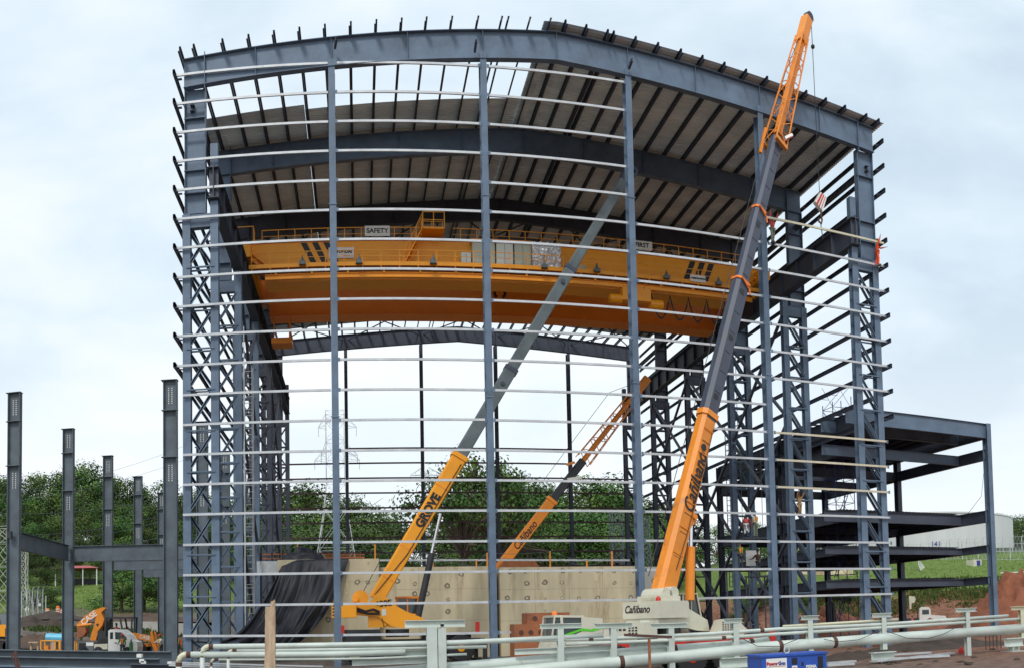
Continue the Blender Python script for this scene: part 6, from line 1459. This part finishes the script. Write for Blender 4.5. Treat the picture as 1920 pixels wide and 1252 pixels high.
M['tank'] = mat('white_tank_paint', (.62, .64, .62), .5, 0, .08, .3, .0, (.30, .28, .26), .40, .25, stretch=(1, 1, .06))
MB().lathe((cc.x, cc.y, zb-2), [(rr, 0), (rr, zt_-zb+2)], n=96).build('shell', 'tank', tk_); MB().lathe((cc.x, cc.y, zt_), [(rr+.15, -.25), (rr+.15, .1), (rr-1, .3), (1, 2.0)], n=96).build('rim', 'tank', tk_)
q = atD(1750, 1022, 262-rr*.75); dv = V((q.x-cc.x, q.y-cc.y, 0)).normalized(); pp = cc+dv*(rr+.05); pp.z = q.z; text('lettering', '141', 1.8, pp, (-dv.y, dv.x, 0), (0, 0, 1), 'ink_blue', tk_, off=.12, bold=.02)
# satellite dish
g = atD(1725, 1075, 150); z0 = H(g.x, g.y); ds_ = thing('satellite_dish', 'pale satellite dish on a post on the grass bank', 'satellite dish', (g.x, g.y, z0)); zc = atD(1731, 1068, 150).z
MB().lathe((g.x+.6, g.y, zc), [(.05, -.5), (1.0, -.35), (1.75, 0.05), (1.7, .12), (.9, -.22), (.05, -.35)], axis=(.55, -.7, .35), n=24).build('reflector', 'cabinet', ds_); MB().bar((g.x-.3, g.y, z0-.2), (g.x-.3, g.y, zc), .25).bar((g.x-.3, g.y, zc), (g.x+.6, g.y, zc), .2).build('mast', 'sign_grey', ds_)
# small white building and blue container at the right
g = atD(1905, 1085, 140); z0 = H(g.x, g.y); o = thing('site_hut', 'white site hut with a dark opening above the red mound', 'hut', (g.x, g.y, z0)); a, b = atD(1880, 1085, 140), atD(1945, 1085, 140); zt_ = atD(1900, 1074, 140).z; ax_ = (b-a).normalized(); ay_ = V((-ax_.y, ax_.x, 0))
MB().plate([a+V((0, 0, z0-1-a.z)), b+V((0, 0, z0-1-b.z)), b+ay_*4+V((0, 0, z0-1-b.z)), a+ay_*4+V((0, 0, z0-1-a.z))], (0, 0, zt_-z0+1)).build('wall', 'white', o)
q = a.lerp(b, .32); q2 = a.lerp(b, .62); MB().plate([V((q.x, q.y, zt_-1.2)), V((q2.x, q2.y, zt_-1.2)), V((q2.x, q2.y, zt_-.5)), V((q.x, q.y, zt_-.5))], ay_*-.05).build('opening', 'ink', o)
MB().plate([V((a.x, a.y, zt_))-ay_*.3-ax_*.3, V((b.x, b.y, zt_))-ay_*.3+ax_*.3, V((b.x, b.y, zt_))+ay_*4.3, V((a.x, a.y, zt_))+ay_*4.3], (0, 0, .2)).build('roof', 'sign_grey', o)
g = atD(1899, 1096, 128); z0 = H(g.x, g.y); zc0, zc1 = atD(1899, 1098, 128).z, atD(1899, 1085.5, 128).z; a, b = atD(1886, 1096, 128), atD(1912, 1096, 128)
o = thing('water_tank_trailer', 'bright blue generator box at the right edge above the red mound', 'generator', (g.x, g.y, zc0)); MB().box((a.x, a.y, zc0-.3), (b.x, a.y+1.6, zc1)).build('enclosure', 'blue', o); MB().box((a.x+.9, a.y-.03, (zc0+zc1)/2-.1), (a.x+1.3, a.y-.005, (zc0+zc1)/2+.3)).build('label_plate', 'sign', o)
MB().box((a.x-.1, a.y-.1, min(z0, zc0)-1.2), (b.x+.1, a.y+1.7, zc0-.3)).build('base', 'dark', o)
# small kiosk with blue door on the bank
g = atD(1835, 1072, 152); z0 = H(g.x, g.y); o = thing('kiosk', 'small cream kiosk with a blue door on the grass bank', 'kiosk', (g.x, g.y, z0)); a, b = atD(1826, 1072, 152), atD(1852, 1072, 152); zt_ = atD(1835, 1062, 152).z; zt_ = max(zt_, z0+1.2)
MB().box((a.x, a.y, z0-.5), (b.x, a.y+2, zt_)).build('wall', 'cream', o); MB().box((b.x-1.1, a.y-.03, z0), (b.x-.3, a.y-.004, zt_-.15)).build('door', 'ink_blue', o)
# cream concrete wall behind annexe
g0, g1_ = atD(1440, 1090, 150), atD(1600, 1085, 150); z0 = (H(g0.x, g0.y)+H(g1_.x, g1_.y))/2; zt_ = atD(1540, 1073, 150).z; o = MB().plate([V((g0.x, g0.y, z0-3)), V((g1_.x, g1_.y, z0-3)), V((g1_.x, g1_.y, max(zt_, z0+1.5))), V((g0.x, g0.y, max(zt_, z0+1.5)))], (0, .5, 0)).build('boundary_wall', 'concrete', None, org=g0); tag(o, 'long stained cream wall on the grass bank behind the annexe', 'wall')
# white truck with boom
D_ = 108; TR = lambda px, py: atD(px, py, D_)
tr_ = thing('crane_truck', 'white bonneted truck with a cream boom behind the annexe', 'truck', (TR(1735, 1180).x, TR(1735, 1180).y, 0))
R_ = lambda zx, zy: (1640+zx/5.907, 1040+zy/5.907)
def rp_(pts, off, th, nm, m, par=tr_):
    P_ = [TR(*R_(x, y)) for x, y in pts]; dn = V((math.sin(.64), math.cos(.64), 0)); return MB().plate([p+dn*off for p in P_], dn*th).build(nm, m, par)
rp_([(497, 735), (497, 590), (520, 575), (600, 577), (618, 600), (625, 665), (780, 675), (798, 700), (798, 745), (500, 745)], -1.1, 2.2, 'cab_body', 'white')
rp_([(527, 608), (600, 605), (603, 655), (527, 660)], -1.12, .01, 'window', 'glass'); rp_([(800, 740), (500, 740), (500, 800), (800, 800)], -.8, 1.6, 'chassis', 'dark')
rp_([(470, 545), (480, 545), (482, 735), (470, 735)], -.9, .15, 'exhaust_stack', 'dark'); rp_([(250, 700), (495, 700), (495, 750), (250, 750)], -1.2, 2.4, 'truck_bed', 'dark')
rp_([(380, 455), (440, 460), (455, 490), (440, 530), (410, 530), (405, 600), (388, 600)], -.3, .6, 'boom_post', 'cream'); rp_([(262, 440), (285, 440), (330, 520), (315, 530)], -.2, .4, 'boom_arm', 'cream')
for zx in (330, 400, 560, 745):
    p = TR(*R_(zx, 800)); dn = V((math.sin(.64), math.cos(.64), 0)); 
    for s in (-1, 1): wheel(V((p.x, p.y, .52))+dn*s*.95, dn*s, .52, .35, tr_, 'sign_grey')
o = thing('digger_blade', 'long yellow steel trough lying in front of the white truck', 'steel trough', (TR(1750, 1190).x, TR(1750, 1190).y-6, 0)); a, b = atD(1724, 1182, 92), atD(1775, 1179, 92)
MB().plate([V((a.x, a.y, .1)), V((b.x, b.y, .1)), V((b.x, b.y, 1.0)), V((a.x, a.y, 1.0))], (0, 1.2, 0)).build('trough_body', 'yellow', o)
for k in range(3): q = a.lerp(b, .2+.3*k); MB().box((q.x-.08, q.y-.1, .1), (q.x+.08, q.y, 1.15)).build('rib', 'yellow', o)
q = atD(1711, 1175, 104); person('worker in red plaid shirt beside the white truck, seen past the annexe column', (q.x, q.y, H(q.x, q.y)), R(30), 'shirt_red', 'jeans', None)
for px, lb in ((1556, 'leftmost of two dark stumps before the red bank'), (1565, 'right one of two dark stumps before the red bank')):
    p, q = atD(px, 1172, 90), atD(px-3, 1128, 90); o = MB().bar(p, q, .3).build('stump_post', 'dark', None, org=p); tag(o, 'dark timber post, '+lb, 'post', 'two dark posts')
# red cylinders / cones under rack
for px, py, Y, lb in ((1449, 1193, -11, 'red gas cylinder standing behind the big pipe'), (1803, 1228, -13.5, 'red canister beside the mossy plinth')):
    q = atY(px, py, Y); zg = q.z-.5; o = MB().lathe((q.x, Y, zg), [(.15, 0), (.15, .75), (.08, .9)], n=12).build('red_cylinder', 'red', None, org=V((q.x, Y, zg))); tag(o, lb, 'gas cylinder')
    if zg > .2: s_ = MB().box((q.x-.3, Y-.3, 0), (q.x+.3, Y+.3, zg)).build('crate', 'wood', None, org=V((q.x, Y, 0))); tag(s_, 'wooden crate under the red gas cylinder', 'crate')
vb = thing('rebar_cage', 'upright starter bars rising from the mud between the rack posts', 'rebar', (atY(1865, 1240, -12).x, -12, 0)); c = MB()
for i in range(14): x = atY(1850+i*2.3, 1240, -12+.2*(i % 3)).x; c.bar((x, -12+.3*(i % 3), -.2), (x+rnd.uniform(-.03, .03), -12+.3*(i % 3), .75+.2*rnd.random()), .03)
c.build('starter_bars', 'rust', vb)
c = MB()
for k in range(70):
    px = rnd.choice([rnd.uniform(1440, 1910), rnd.uniform(930, 1040), rnd.uniform(1440, 1910)]); q = atZ(px, rnd.uniform(1205, 1248), 0); z = H(q.x, q.y); s = rnd.uniform(.05, .22)
    c.lathe((q.x, q.y, z-.05), [(s*.8, 0), (s, s*.3), (s*.6, s*.6), (.02, s*.7)], axis=(rnd.uniform(-.3, .3), rnd.uniform(-.3, .3), 1), n=7)
tag(c.build('rubble', 'heap'), kind='stuff')
